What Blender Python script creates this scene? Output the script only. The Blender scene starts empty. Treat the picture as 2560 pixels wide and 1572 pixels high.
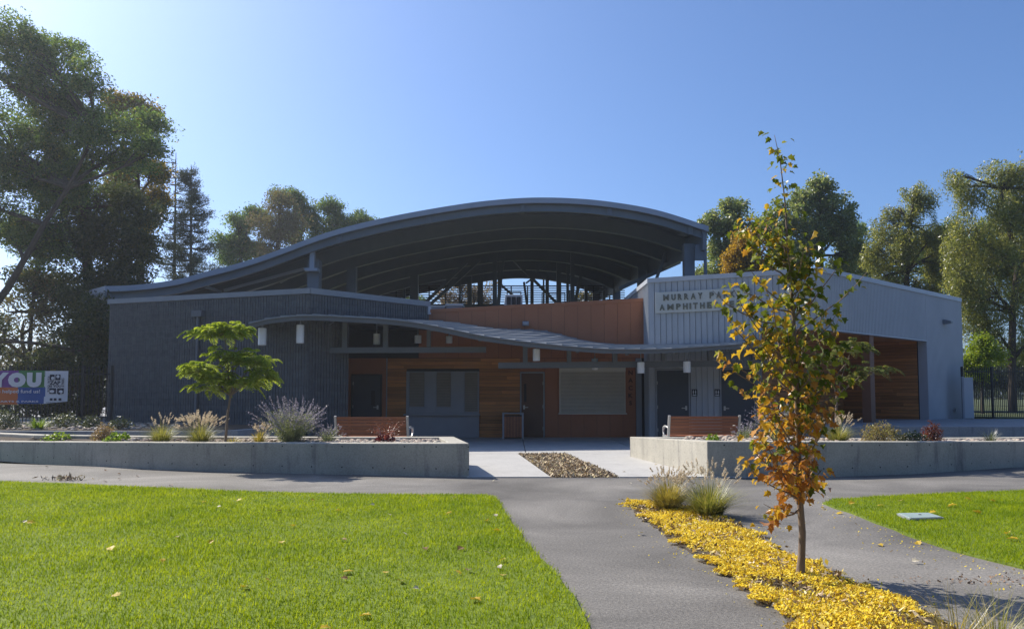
import bpy, math, random
import numpy as np
from mathutils import Vector

random.seed(7)
rng = np.random.default_rng(11)
R = math.radians

# ------------------------------------------------------------------ camera, sky, sun, exposure
PITCH, F, HZ, EYE = R(3.5), 1950.0, 985.0, 1.5          # focal and horizon in photo pixels
CY = HZ - F * math.tan(PITCH)
scene = bpy.context.scene
cam_d = bpy.data.cameras.new('camera'); cam = bpy.data.objects.new('camera', cam_d)
scene.collection.objects.link(cam); scene.camera = cam
cam.location = (0, 0, EYE); cam.rotation_euler = (math.pi / 2 + PITCH, 0, 0)
cam_d.sensor_width = 36; cam_d.lens = 36 * F / 2560
cam_d.shift_y = (CY - 786) / 2560
cam_d.clip_start = 0.05; cam_d.clip_end = 3000

SUN_TO = Vector((-0.57, 0.42, 0.63)).normalized()        # towards the sun
world = bpy.data.worlds.new('World'); scene.world = world; world.use_nodes = True
wn = world.node_tree; bg = wn.nodes['Background']
sky = wn.nodes.new('ShaderNodeTexSky'); sky.sky_type = 'NISHITA'; sky.sun_disc = False
sky.sun_elevation = math.asin(SUN_TO.z); sky.sun_rotation = math.atan2(SUN_TO.x, SUN_TO.y)
sky.air_density = 0.9; sky.dust_density = 1.9; sky.ozone_density = 10.0; sky.altitude = 0
wn.links.new(sky.outputs[0], bg.inputs[0]); bg.inputs[1].default_value = 0.13
sun_d = bpy.data.lights.new('sun', 'SUN'); sun = bpy.data.objects.new('sun', sun_d)
scene.collection.objects.link(sun); sun.rotation_euler = SUN_TO.to_track_quat('Z', 'Y').to_euler()
sun_d.energy = 5.0; sun_d.angle = R(0.53); sun_d.color = (1.0, 0.925, 0.80)
scene.view_settings.view_transform = 'Standard'; scene.view_settings.look = 'None'
scene.view_settings.exposure = 0.45; scene.view_settings.gamma = 1.0
scene.view_settings.use_curve_mapping = False
scene.cycles.max_bounces = 8; scene.cycles.transparent_max_bounces = 8
scene.cycles.use_denoising = True

# ------------------------------------------------------------------ survey: photo pixel -> place
cp, sp = math.cos(PITCH), math.sin(PITCH)
def ray(px, py):
    a, b = (px - 1280) / F, (CY - py) / F
    return Vector((a, cp - b * sp, sp + b * cp))
def P(px, py, d):                      # point seen at that pixel, d metres ahead
    r = ray(px, py); t = d / r.y
    return Vector((r.x * t, d, EYE + r.z * t))
def G(px, py, z=0.0):                  # point on a level surface
    r = ray(px, py); t = (z - EYE) / r.z
    return Vector((r.x * t, r.y * t, z))

# ------------------------------------------------------------------ mesh helpers
col = scene.collection
ORG = {}
class MB:
    def __init__(s): s.v = []; s.f = []
    def add(s, vs, fs):
        k = len(s.v); s.v += [tuple(x) for x in vs]; s.f += [tuple(i + k for i in f) for f in fs]; return s
    def hexa(s, b, t):                 # bottom 4, top 4 (ccw)
        return s.add(list(b) + list(t), [(3,2,1,0),(4,5,6,7),(0,1,5,4),(1,2,6,5),(2,3,7,6),(3,0,4,7)])
    def box(s, x0, x1, y0, y1, z0, z1):
        return s.hexa([(x0,y0,z0),(x1,y0,z0),(x1,y1,z0),(x0,y1,z0)], [(x0,y0,z1),(x1,y0,z1),(x1,y1,z1),(x0,y1,z1)])
    def wbox(s, W, a0, a1, z0, z1, o0, o1, z1b=None, z0b=None):   # box in a wall's frame
        z1b = z1 if z1b is None else z1b; z0b = z0 if z0b is None else z0b
        p = W.pt
        return s.hexa([p(a0,z0,o1),p(a1,z0b,o1),p(a1,z0b,o0),p(a0,z0,o0)], [p(a0,z1,o1),p(a1,z1b,o1),p(a1,z1b,o0),p(a0,z1,o0)])
    def prism(s, pts, z0, z1):
        n = len(pts); zz = lambda z, i: z[i] if isinstance(z, (list, tuple)) else z
        vs = [(p[0], p[1], zz(z0, i)) for i, p in enumerate(pts)] + [(p[0], p[1], zz(z1, i)) for i, p in enumerate(pts)]
        return s.add(vs, [tuple(reversed(range(n))), tuple(range(n, 2*n))] + [(i, (i+1) % n, n + (i+1) % n, n + i) for i in range(n)])
    def tube(s, pts, rad, n=6, cap=True):
        pts = [Vector(p) for p in pts]
        if not isinstance(rad, (list, tuple)): rad = [rad] * len(pts)
        vs = []; fs = []
        prev = None
        for i, p in enumerate(pts):
            t = (pts[min(i+1, len(pts)-1)] - pts[max(i-1, 0)]).normalized()
            if prev is None: a = t.orthogonal().normalized()
            else:
                a = prev - t * prev.dot(t)
                a = a.normalized() if a.length > 1e-6 else t.orthogonal().normalized()
            prev = a; b = t.cross(a)
            for k in range(n):
                w = 2 * math.pi * (k + .5) / n
                vs.append(p + (a * math.cos(w) + b * math.sin(w)) * rad[i])
        for i in range(len(pts) - 1):
            for k in range(n):
                fs.append((i*n+k, i*n+(k+1) % n, (i+1)*n+(k+1) % n, (i+1)*n+k))
        if cap: fs += [tuple(reversed(range(n))), tuple(range((len(pts)-1)*n, len(pts)*n))]
        return s.add(vs, fs)
    def bar(s, p, q, w, h, up=(0,0,1)):     # rectangular bar from p to q
        p, q = Vector(p), Vector(q); t = (q - p).normalized(); u = Vector(up)
        b = t.cross(u).normalized() * (w / 2); c = b.cross(t).normalized() * (h / 2)
        return s.hexa([p-b-c, p+b-c, p+b+c, p-b+c], [q-b-c, q+b-c, q+b+c, q-b+c])
    def lathe(s, c, prof, n=16):            # prof: (radius, z) pairs
        vs = [(c[0]+r*math.cos(2*math.pi*k/n), c[1]+r*math.sin(2*math.pi*k/n), c[2]+z) for r, z in prof for k in range(n)]
        m = len(prof)
        fs = [(i*n+k, i*n+(k+1) % n, (i+1)*n+(k+1) % n, (i+1)*n+k) for i in range(m-1) for k in range(n)]
        return s.add(vs, fs + [tuple(reversed(range(n))), tuple(range((m-1)*n, m*n))])
    def mesh(s, name, off=(0,0,0)):
        me = bpy.data.meshes.new(name)
        me.from_pydata([(x-off[0], y-off[1], z-off[2]) for x, y, z in s.v], [], s.f); me.update(); return me
    def build(s, name, m, parent=None, bevel=0, smooth=False):
        off = ORG.get(parent.name, Vector((0,0,0))) if parent else Vector((0,0,0))
        return link(name, s.mesh(name, off), m, parent, off, bevel, smooth)
def link(name, me, m, parent=None, off=None, bevel=0, smooth=False):
    o = bpy.data.objects.new(name, me); col.objects.link(o)
    for x in (m if isinstance(m, (list, tuple)) else [m]): me.materials.append(x)
    if parent: o.parent = parent; ORG[o.name] = Vector(off) if off is not None else ORG.get(parent.name, Vector((0,0,0)))
    if smooth: me.polygons.foreach_set('use_smooth', [True] * len(me.polygons))
    if bevel:
        b = o.modifiers.new('bevel', 'BEVEL'); b.width = bevel; b.segments = 2; b.limit_method = 'ANGLE'
    return o
def np_mesh(name, V, Fa, off=(0,0,0)):        # V (n,3); Fa (m,k) all the same size
    me = bpy.data.meshes.new(name); V = np.asarray(V, dtype=np.float32) - np.asarray(off, dtype=np.float32)
    Fa = np.asarray(Fa, dtype=np.int32); m, k = Fa.shape
    me.vertices.add(len(V)); me.vertices.foreach_set('co', V.ravel())
    me.loops.add(m * k); me.loops.foreach_set('vertex_index', Fa.ravel())
    me.polygons.add(m); me.polygons.foreach_set('loop_start', np.arange(0, m*k, k, dtype=np.int32))
    me.polygons.foreach_set('loop_total', np.full(m, k, dtype=np.int32))
    me.update(calc_edges=True); return me
def np_build(name, V, Fa, m, parent=None, smooth=False):
    off = ORG.get(parent.name, Vector((0,0,0))) if parent else Vector((0,0,0))
    o = link(name, np_mesh(name, V, Fa, off), m, parent, off, 0, smooth)
    if parent and name in ('flowers', 'plumes', 'stalks', 'stems', 'foliage', 'blades'): o['kind'] = 'stuff'
    return o
def tag(o, label=None, cat=None, group=None, kind=None):
    if label: o['label'] = label
    if cat: o['category'] = cat
    if group: o['group'] = group
    if kind: o['kind'] = kind
    return o
def thing(name, label, cat, loc=(0,0,0), group=None):
    o = bpy.data.objects.new(name, None); col.objects.link(o); o.location = loc
    o.empty_display_size = .2; ORG[o.name] = Vector(loc); return tag(o, label, cat, group)
def copy_tree(o, parent=None):
    c = o.copy(); col.objects.link(c); c.parent = parent
    if parent is None: ORG[c.name] = Vector(o.location)
    for ch in list(o.children): copy_tree(ch, c)
    return c
class Wall:                                   # a vertical plane, p to q left to right as seen from in front
    def __init__(s, p, q):
        s.p = Vector((p[0], p[1], 0)); d = Vector((q[0]-p[0], q[1]-p[1], 0)); s.L = d.length
        s.u = d.normalized(); s.n = Vector((s.u.y, -s.u.x, 0))
    def pt(s, a, z, o=0.0): v = s.p + s.u * a + s.n * o; return Vector((v.x, v.y, z))
    def hit(s, px, py, o=0.0):
        r = ray(px, py); e = Vector((0, 0, EYE)); p0 = s.p + s.n * o
        t = (p0 - e).dot(s.n) / r.dot(s.n); q = e + r * t
        return (q - s.p).dot(s.u), q.z
def unit(a): return a / np.maximum(np.linalg.norm(a, axis=-1, keepdims=True), 1e-9)
def rand_dirs(n): return unit(rng.normal(size=(n, 3)))
def inside(xy, poly):
    x, y = xy[:, 0], xy[:, 1]; r = np.zeros(len(xy), bool); n = len(poly)
    for i in range(n):
        x0, y0 = poly[i][0], poly[i][1]; x1, y1 = poly[(i+1) % n][0], poly[(i+1) % n][1]
        if y0 == y1: continue
        r ^= ((y0 > y) != (y1 > y)) & (x < (x1-x0)*(y-y0)/(y1-y0)+x0)
    return r
def scatter(poly, n):                          # n random points inside a polygon
    a = np.array([(p[0], p[1]) for p in poly]); lo, hi = a.min(0), a.max(0); out = np.zeros((0, 2))
    while len(out) < n:
        q = rng.uniform(lo, hi, (n*2, 2)); out = np.concatenate([out, q[inside(q, a)]])
    return out[:n]
def diamonds(C, A, B, L, Wd):                  # leaf-shaped quads
    V = np.stack([C - A*L/2, C + B*Wd/2 + A*L*.04, C + A*L/2, C - B*Wd/2 + A*L*.04], 1).reshape(-1, 3)
    return V, np.arange(len(V)).reshape(-1, 4)
def leaf_quads(C, size, jit=.35, ratio=.55, droop=0.0, flat=0.0):
    n = len(C); A = rand_dirs(n); A[:, 2] -= droop; A = unit(A)
    N = rand_dirs(n); N[:, 2] += flat; B = unit(np.cross(A, N)); L = size * rng.uniform(1-jit, 1+jit, (n, 1))
    return diamonds(C, A, B, L, L*ratio)

# ------------------------------------------------------------------ materials
def nodes(name):
    m = bpy.data.materials.new(name); m.use_nodes = True; nt = m.node_tree
    return m, nt, nt.nodes['Principled BSDF']
def N(nt, t, **kw):
    n = nt.nodes.new(t)
    for k, v in kw.items():
        if k in n.inputs: n.inputs[k].default_value = v
        else: setattr(n, k, v)
    return n
def ramp(nt, stops, fac):
    r = nt.nodes.new('ShaderNodeValToRGB'); e = r.color_ramp.elements
    while len(e) < len(stops): e.new(.5)
    for i, (p, c) in enumerate(stops): e[i].position = p; e[i].color = (*c, 1)
    nt.links.new(fac, r.inputs[0]); return r.outputs[0]
def mat(name, c0, c1=None, scale=6, rough=.7, metal=0, bump=0, bscale=None, spec=.4, per_object=0.0, stretch=None, detail=6):
    m, nt, b = nodes(name); L = nt.links
    c1 = c1 or tuple(x*.8 for x in c0)
    tc = N(nt, 'ShaderNodeTexCoord'); mp = N(nt, 'ShaderNodeMapping'); L.new(tc.outputs['Object'], mp.inputs[0])
    if stretch: mp.inputs['Scale'].default_value = stretch
    if per_object:
        oi = N(nt, 'ShaderNodeObjectInfo'); vm = N(nt, 'ShaderNodeVectorMath', operation='SCALE'); vm.inputs['Scale'].default_value = 37.0
        cx = N(nt, 'ShaderNodeCombineXYZ'); L.new(oi.outputs['Random'], cx.inputs[0]); L.new(oi.outputs['Random'], cx.inputs[1])
        L.new(cx.outputs[0], vm.inputs[0]); L.new(vm.outputs[0], mp.inputs['Location'])
    nz = N(nt, 'ShaderNodeTexNoise', Scale=scale, Detail=detail, Roughness=.6); L.new(mp.outputs[0], nz.inputs['Vector'])
    c = ramp(nt, [(.3, c0), (.7, c1)], nz.outputs['Fac'])
    if per_object:
        hs = N(nt, 'ShaderNodeHueSaturation'); mr = N(nt, 'ShaderNodeMapRange'); L.new(oi.outputs['Random'], mr.inputs[0])
        mr.inputs[3].default_value = 1-per_object; mr.inputs[4].default_value = 1+per_object
        L.new(mr.outputs[0], hs.inputs['Value']); L.new(c, hs.inputs['Color']); c = hs.outputs[0]
    L.new(c, b.inputs['Base Color']); b.inputs['Roughness'].default_value = rough; b.inputs['Metallic'].default_value = metal
    b.inputs['Specular IOR Level'].default_value = spec
    if bump:
        n2 = N(nt, 'ShaderNodeTexNoise', Scale=bscale or scale*4, Detail=4); L.new(mp.outputs[0], n2.inputs['Vector'])
        bp = N(nt, 'ShaderNodeBump', Strength=bump, Distance=.02); L.new(n2.outputs['Fac'], bp.inputs['Height']); L.new(bp.outputs[0], b.inputs['Normal'])
    return m
def leaf_mat(name, stops, trans=.45, rough=.5, gloss=.25, tint=(1.25, 1.2, .6), patch=0.0):
    m, nt, b = nodes(name); L = nt.links
    ge = N(nt, 'ShaderNodeNewGeometry'); oi = N(nt, 'ShaderNodeObjectInfo'); ad = N(nt, 'ShaderNodeMath', operation='ADD'); fr = N(nt, 'ShaderNodeMath', operation='FRACT')
    L.new(ge.outputs['Random Per Island'], ad.inputs[0]); L.new(oi.outputs['Random'], ad.inputs[1]); L.new(ad.outputs[0], fr.inputs[0])
    c = ramp(nt, stops, fr.outputs[0])
    if patch:
        tc = N(nt, 'ShaderNodeTexCoord'); pn = N(nt, 'ShaderNodeTexNoise', Scale=1.1, Detail=5, Roughness=.65); L.new(tc.outputs['Object'], pn.inputs['Vector'])
        pc = ramp(nt, [(.32, (1-patch*1.3, 1-patch, 1-patch)), (.68, (1+patch*.7, 1+patch*.4, 1))], pn.outputs['Fac']); pm = N(nt, 'ShaderNodeMix', data_type='RGBA', blend_type='MULTIPLY'); pm.inputs[0].default_value = 1
        L.new(c, pm.inputs[6]); L.new(pc, pm.inputs[7]); c = pm.outputs[2]
    nt.nodes.remove(b); out = nt.nodes['Material Output']
    d = N(nt, 'ShaderNodeBsdfDiffuse'); t = N(nt, 'ShaderNodeBsdfTranslucent'); g = N(nt, 'ShaderNodeBsdfGlossy', Roughness=rough)
    g.inputs['Color'].default_value = (.6, .6, .6, 1)
    mu = N(nt, 'ShaderNodeMix', data_type='RGBA', blend_type='MULTIPLY'); mu.inputs[0].default_value = 1
    mu.inputs[7].default_value = (*tint, 1); L.new(c, mu.inputs[6])
    L.new(c, d.inputs[0]); L.new(mu.outputs[2], t.inputs[0])
    x = N(nt, 'ShaderNodeMixShader'); x.inputs[0].default_value = trans; L.new(d.outputs[0], x.inputs[1]); L.new(t.outputs[0], x.inputs[2])
    lw = N(nt, 'ShaderNodeFresnel', IOR=1.4); ml = N(nt, 'ShaderNodeMath', operation='MULTIPLY'); ml.inputs[1].default_value = gloss*2
    L.new(lw.outputs[0], ml.inputs[0])
    y = N(nt, 'ShaderNodeMixShader'); L.new(ml.outputs[0], y.inputs[0]); L.new(x.outputs[0], y.inputs[1]); L.new(g.outputs[0], y.inputs[2])
    L.new(y.outputs[0], out.inputs[0]); return m
def asphalt_mat():
    m, nt, b = nodes('asphalt'); L = nt.links; tc = N(nt, 'ShaderNodeTexCoord')
    n1 = N(nt, 'ShaderNodeTexNoise', Scale=.45, Detail=5, Roughness=.6, Distortion=.6); n2 = N(nt, 'ShaderNodeTexNoise', Scale=42, Detail=5, Roughness=.75)
    n3 = N(nt, 'ShaderNodeTexVoronoi', Scale=110)
    for n in (n1, n2, n3): L.new(tc.outputs['Object'], n.inputs['Vector'])
    c1 = ramp(nt, [(.30, (.094, .088, .080)), (.45, (.145, .136, .124)), (.55, (.18, .169, .154)), (.72, (.26, .244, .222))], n1.outputs['Fac'])
    c2 = ramp(nt, [(.34, (.28, .28, .28)), (.5, (.95, .95, .95)), (.68, (1.9, 1.85, 1.75))], n2.outputs['Fac'])
    mx = N(nt, 'ShaderNodeMix', data_type='RGBA', blend_type='MULTIPLY'); mx.inputs[0].default_value = .6
    L.new(c1, mx.inputs[6]); L.new(c2, mx.inputs[7]); L.new(mx.outputs[2], b.inputs['Base Color'])
    b.inputs['Roughness'].default_value = .78; b.inputs['Specular IOR Level'].default_value = .35
    bp = N(nt, 'ShaderNodeBump', Strength=.35, Distance=.008); L.new(n3.outputs['Distance'], bp.inputs['Height']); L.new(bp.outputs[0], b.inputs['Normal'])
    return m
def concrete_mat(name, c, var=.12, stain=.35, bump=.15):
    m, nt, b = nodes(name); L = nt.links; tc = N(nt, 'ShaderNodeTexCoord')
    n1 = N(nt, 'ShaderNodeTexNoise', Scale=1.3, Detail=7, Roughness=.65, Distortion=.4); n2 = N(nt, 'ShaderNodeTexNoise', Scale=38, Detail=4)
    mp = N(nt, 'ShaderNodeMapping'); mp.inputs['Scale'].default_value = (3, 3, .45); n3 = N(nt, 'ShaderNodeTexNoise', Scale=1.1, Detail=5, Roughness=.7)
    L.new(tc.outputs['Object'], n1.inputs['Vector']); L.new(tc.outputs['Object'], n2.inputs['Vector'])
    L.new(tc.outputs['Object'], mp.inputs[0]); L.new(mp.outputs[0], n3.inputs['Vector'])
    lo = tuple(x*(1-var) for x in c); hi = tuple(x*(1+var) for x in c)
    c1 = ramp(nt, [(.3, lo), (.7, hi)], n1.outputs['Fac'])
    c2 = ramp(nt, [(.35, (.86, .86, .86)), (.6, (1.05, 1.05, 1.05))], n2.outputs['Fac'])
    c3 = ramp(nt, [(.28, (1-stain, 1-stain, 1-stain*.9)), (.46, (1, 1, 1))], n3.outputs['Fac'])
    a = N(nt, 'ShaderNodeMix', data_type='RGBA', blend_type='MULTIPLY'); a.inputs[0].default_value = 1; L.new(c1, a.inputs[6]); L.new(c2, a.inputs[7])
    e = N(nt, 'ShaderNodeMix', data_type='RGBA', blend_type='MULTIPLY'); e.inputs[0].default_value = 1; L.new(a.outputs[2], e.inputs[6]); L.new(c3, e.inputs[7])
    L.new(e.outputs[2], b.inputs['Base Color']); b.inputs['Roughness'].default_value = .85; b.inputs['Specular IOR Level'].default_value = .3
    bp = N(nt, 'ShaderNodeBump', Strength=bump, Distance=.01); L.new(n2.outputs['Fac'], bp.inputs['Height']); L.new(bp.outputs[0], b.inputs['Normal'])
    return m
M = dict(
 asphalt=asphalt_mat(), concrete=concrete_mat('poured_concrete', (.42, .395, .335), .14, .48), paving=concrete_mat('paving_concrete', (.44, .43, .41), .07, .18),
 terrace=concrete_mat('terrace_concrete', (.30, .31, .32)),
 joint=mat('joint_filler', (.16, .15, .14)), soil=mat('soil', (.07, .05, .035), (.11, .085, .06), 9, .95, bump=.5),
 turf=mat('turf_soil', (.10, .15, .012), (.16, .21, .02), 5, .95, bump=.4), park=mat('park_grass', (.05, .075, .02), (.09, .10, .035), .25, .95),
 mulch_base=mat('mulch_base', (.06, .045, .03), (.12, .09, .055), 30, .95, bump=.6),
 steel=mat('painted_steel', (.145, .17, .205), (.17, .195, .23), 2, .45, spec=.45), deck=mat('roof_deck', (.13, .15, .18), (.15, .17, .20), 2, .55),
 fascia=mat('roof_fascia', (.30, .34, .42), (.35, .39, .47), 1.2, .4, spec=.5), canopy=mat('canopy_metal', (.24, .265, .295), (.29, .315, .345), 2, .38, .2),
 canopy_steel=mat('canopy_steel', (.12, .135, .15), (.14, .155, .17), 2, .5),
 block=mat('fluted_block', (.088, .096, .104), (.128, .138, .146), 5, .9, bump=.4, bscale=40, per_object=.05), block_joint=mat('block_mortar', (.05, .057, .068)),
 metal=mat('grey_cladding', (.37, .395, .43), (.42, .445, .48), 1.5, .45, spec=.45, per_object=.025), metal_lite=mat('grey_corrugated', (.39, .415, .45), (.45, .475, .51), .8, .48),
 block_cap=mat('block_cap', (.21, .235, .27), (.25, .275, .31), 2, .45), spill=mat('spilled_soil', (.22, .14, .09), (.30, .20, .13), 20, .95), cap=mat('parapet_cap', (.40, .43, .48), (.46, .49, .54), 2, .4), orange=mat('rust_orange_panel', (.34, .13, .065), (.38, .15, .075), 1.5, .6, per_object=.03),
 wood=mat('cedar_plank', (.58, .25, .085), (.34, .14, .045), 2.2, .65, bump=.15, bscale=30, per_object=.30, stretch=(.7, .7, 16)),
 spout=mat('spout_grey', (.11, .125, .145), (.125, .14, .16), 2, .6), trim=mat('grey_trim', (.26, .28, .31), (.29, .31, .34), 2, .55), grey=mat('grey_panel', (.28, .30, .335), (.31, .33, .365), 3, .6), dark=mat('dark_frame', (.03, .032, .036)),
 door=mat('slate_door', (.055, .066, .082), (.062, .074, .09), 2, .5), door_brown=mat('brown_door', (.14, .075, .05), (.155, .085, .055), 2, .55),
 blind=mat('roller_blind', (.22, .20, .17), (.26, .235, .20), 3, .55), shutter=mat('metal_shutter', (.60, .56, .48), (.66, .62, .54), 3, .5),
 lamp=mat('white_lamp', (.78, .78, .76), (.82, .82, .80), 3, .4), sign=mat('sign_panel', (.47, .48, .46), (.52, .53, .5), 2, .5), sign_letter=mat('sign_letter', (.13, .135, .105), (.16, .16, .13), 3, .45),
 letter_dark=mat('dark_letter', (.10, .045, .03)), ipe=mat('bench_slat', (.34, .13, .065), (.25, .09, .045), 3, .5, bump=.1, per_object=.15, stretch=(.8, 8, 8)),
 alu=mat('grey_metal_frame', (.46, .46, .45), (.52, .52, .51), 5, .42, .5), chrome=mat('bright_handle', (.6, .6, .6), (.7, .7, .7), 5, .25, .9),
 fence=mat('black_fence', (.018, .02, .022), (.025, .027, .03), 4, .5), post_rust=mat('rust_column', (.20, .095, .055), (.23, .11, .065), 3, .6),
 bark=mat('bark', (.055, .042, .032), (.10, .08, .062), 9, .95, bump=.6, stretch=(1, 1, .3)), bark_pale=mat('young_bark', (.16, .115, .085), (.24, .18, .135), 14, .85, bump=.3, stretch=(1, 1, .35)),
 bark_grey=mat('grey_bark', (.11, .10, .085), (.17, .155, .135), 8, .95, bump=.4),
 rock=mat('river_rock', (.42, .36, .29), (.24, .21, .18), 3, .8), hvac=mat('hvac_white', (.55, .55, .53), (.6, .6, .58), 3, .5),
 white=mat('white_print', (.72, .72, .74), (.76, .76, .78), 4, .6), ink=mat('dark_print', (.02, .025, .05)), lid=mat('valve_lid', (.24, .31, .30), (.29, .36, .35), 8, .6),
 purple=mat('purple_print', (.20, .06, .30), (.23, .07, .33), 3, .6), green=mat('green_print', (.06, .22, .07), (.07, .25, .08), 3, .6),
 orange_print=mat('orange_print', (.60, .16, .04), (.65, .18, .05), 3, .6), blue=mat('blue_print', (.02, .09, .32), (.025, .10, .35), 3, .6),
)
# rocks vary stone by stone
def island_mat(name, stops, rough=.85):
    m, nt, b = nodes(name); ge = N(nt, 'ShaderNodeNewGeometry')
    nt.links.new(ramp(nt, stops, ge.outputs['Random Per Island']), b.inputs['Base Color']); b.inputs['Roughness'].default_value = rough; return m
M['rock'] = island_mat('river_rock', [(0, (.20, .17, .15)), (.3, (.36, .30, .24)), (.6, (.46, .40, .33)), (.85, (.34, .24, .19)), (1, (.55, .51, .45))])
M['chips'] = island_mat('wood_chip', [(0, (.18, .13, .085)), (.35, (.38, .28, .18)), (.65, (.56, .44, .28)), (.85, (.70, .58, .38)), (1, (.76, .64, .30))])
LF = dict(
 lawn=leaf_mat('grass_blade', [(0, (.185, .28, .018)), (.6, (.265, .37, .020)), (1, (.35, .43, .035))], .55, .5, .0, (1.35, 1.2, .45), .28),
 elm=leaf_mat('elm_leaf', [(0, (.055, .095, .038)), (.5, (.105, .175, .062)), (.9, (.17, .25, .085)), (1, (.30, .28, .07))], .55, .6, .05, (1.45, 1.4, .7)),
 elm_dark=leaf_mat('dark_leaf', [(0, (.035, .055, .03)), (.6, (.065, .09, .042)), (1, (.12, .13, .05))], .35, .6, .04),
 elm_gold=leaf_mat('turning_leaf', [(0, (.07, .09, .03)), (.4, (.15, .15, .035)), (.75, (.32, .23, .035)), (1, (.42, .28, .04))], .45, .5, .12),
 gold=leaf_mat('gold_leaf', [(0, (.24, .15, .02)), (.5, (.44, .27, .03)), (1, (.55, .37, .045))], .45, .6, .05),
 pine=leaf_mat('pine_needle', [(0, (.065, .09, .07)), (.6, (.11, .135, .10)), (1, (.17, .18, .13))], .15, .6, .04),
 poplar=leaf_mat('poplar_leaf', [(0, (.10, .145, .055)), (.5, (.19, .24, .09)), (1, (.33, .345, .14))], .52, .5, .10, (1.5, 1.45, .9)),
 willow=leaf_mat('willow_leaf', [(0, (.125, .15, .045)), (.5, (.215, .245, .075)), (.9, (.30, .315, .10)), (1, (.40, .35, .10))], .58, .5, .10, (1.5, 1.4, .8)),
 lime=leaf_mat('lime_leaf', [(0, (.16, .24, .02)), (.6, (.27, .36, .03)), (1, (.38, .42, .05))], .5, .6, .05),
 brown=leaf_mat('brown_leaf', [(0, (.12, .095, .06)), (.5, (.2, .165, .10)), (1, (.17, .18, .07))], .35, .6, .04),
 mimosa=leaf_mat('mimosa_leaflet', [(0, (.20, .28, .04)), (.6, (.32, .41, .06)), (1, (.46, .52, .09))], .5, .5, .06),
 mimosa_shade_tint=leaf_mat('shade_tinted_leaflet', [(0, (.09, .12, .04)), (.6, (.15, .19, .06)), (1, (.26, .22, .08))], .4, .5, .05),  # duller copy of the leaflet colour, with the maple's shade painted in
 grass=leaf_mat('ornamental_blade', [(0, (.14, .17, .045)), (.5, (.26, .27, .075)), (1, (.44, .38, .16))], .45, .5, .08),
 grass_gold=leaf_mat('golden_blade', [(0, (.18, .17, .04)), (.5, (.36, .30, .07)), (1, (.55, .43, .15))], .45, .5, .08),
 plume=leaf_mat('grass_plume', [(0, (.5, .42, .31)), (.6, (.66, .57, .44)), (1, (.76, .69, .57))], .5, .5, .06, (1.1, 1.05, .95)),
 sage=leaf_mat('sage_leaf', [(0, (.17, .21, .12)), (.6, (.27, .31, .19)), (1, (.38, .40, .28))], .4, .5, .08),
 lavender=leaf_mat('sage_flower', [(0, (.27, .235, .30)), (.6, (.38, .34, .41)), (1, (.50, .46, .51))], .4, .5, .06, (1, 1, 1)),
 leafy=leaf_mat('leafy_green', [(0, (.09, .17, .02)), (.6, (.18, .28, .035)), (1, (.28, .36, .06))], .45, .5, .08),
 rosemary=leaf_mat('grey_green_leaf', [(0, (.055, .075, .035)), (.6, (.10, .125, .06)), (1, (.17, .19, .09))], .3),
 tan=leaf_mat('tan_twig', [(0, (.22, .17, .09)), (.6, (.36, .29, .15)), (1, (.30, .32, .11))], .4, .5, .06),
 mauve=leaf_mat('mauve_leaf', [(0, (.19, .12, .085)), (.6, (.31, .21, .14)), (1, (.32, .28, .13))], .4, .5, .06),
 red=leaf_mat('red_leaf', [(0, (.22, .055, .03)), (.6, (.36, .11, .05)), (1, (.42, .20, .08))], .4, tint=(1.3, .9, .6)),
 wine=leaf_mat('wine_leaf', [(0, (.07, .018, .02)), (.6, (.14, .035, .035)), (1, (.24, .08, .07))], .3, tint=(1.2, .8, .8)),
 litter=leaf_mat('yellow_litter', [(0, (.14, .085, .04)), (.12, (.40, .26, .06)), (.26, (.80, .60, .045)), (.75, (.92, .74, .07)), (1, (.92, .84, .28))], .3, .5, .06, (1.2, 1.1, .6)),
 fall_y=leaf_mat('fallen_yellow', [(0, (.55, .36, .03)), (1, (.7, .5, .05))], .4), fall_b=leaf_mat('fallen_brown', [(0, (.16, .09, .04)), (1, (.3, .18, .08))], .2),
 fall_mix=leaf_mat('mixed_litter', [(0, (.14, .08, .04)), (.4, (.34, .21, .06)), (.7, (.62, .45, .06)), (1, (.7, .6, .3))], .25, .5, .05),
 fall_w=leaf_mat('fallen_pale', [(0, (.5, .44, .33)), (1, (.62, .56, .44))], .2), 
 m_green=leaf_mat('maple_green', [(0, (.07, .10, .014)), (.6, (.13, .17, .022)), (1, (.22, .25, .035))], .45, .5, .12),
 m_lime=leaf_mat('maple_yellow_green', [(0, (.17, .20, .03)), (1, (.32, .32, .045))], .5, .5, .12),
 m_gold=leaf_mat('maple_gold', [(0, (.48, .29, .03)), (1, (.64, .43, .05))], .5, .5, .12), m_rust=leaf_mat('maple_rust', [(0, (.34, .13, .035)), (.6, (.50, .23, .05)), (1, (.58, .32, .08))], .42, .5, .12),
)

# ------------------------------------------------------------------ ground
def structure(name, mb, m, **k): return tag(mb.build(name, m, **k), kind='structure')
def xy(p): return (p.x, p.y)
structure('ground', MB().add([(-340,-110,-.08),(340,-110,-.08),(340,420,-.08),(-340,420,-.08)], [(0,1,2,3)]), M['park'])
structure('asphalt_path', MB().prism([(-34,-4),(34,-4),(34,17.5),(16,17.0),(6,15.5),(-6,15.5),(-16,18.6),(-34,24)], -.06, 0), M['asphalt'])

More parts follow.
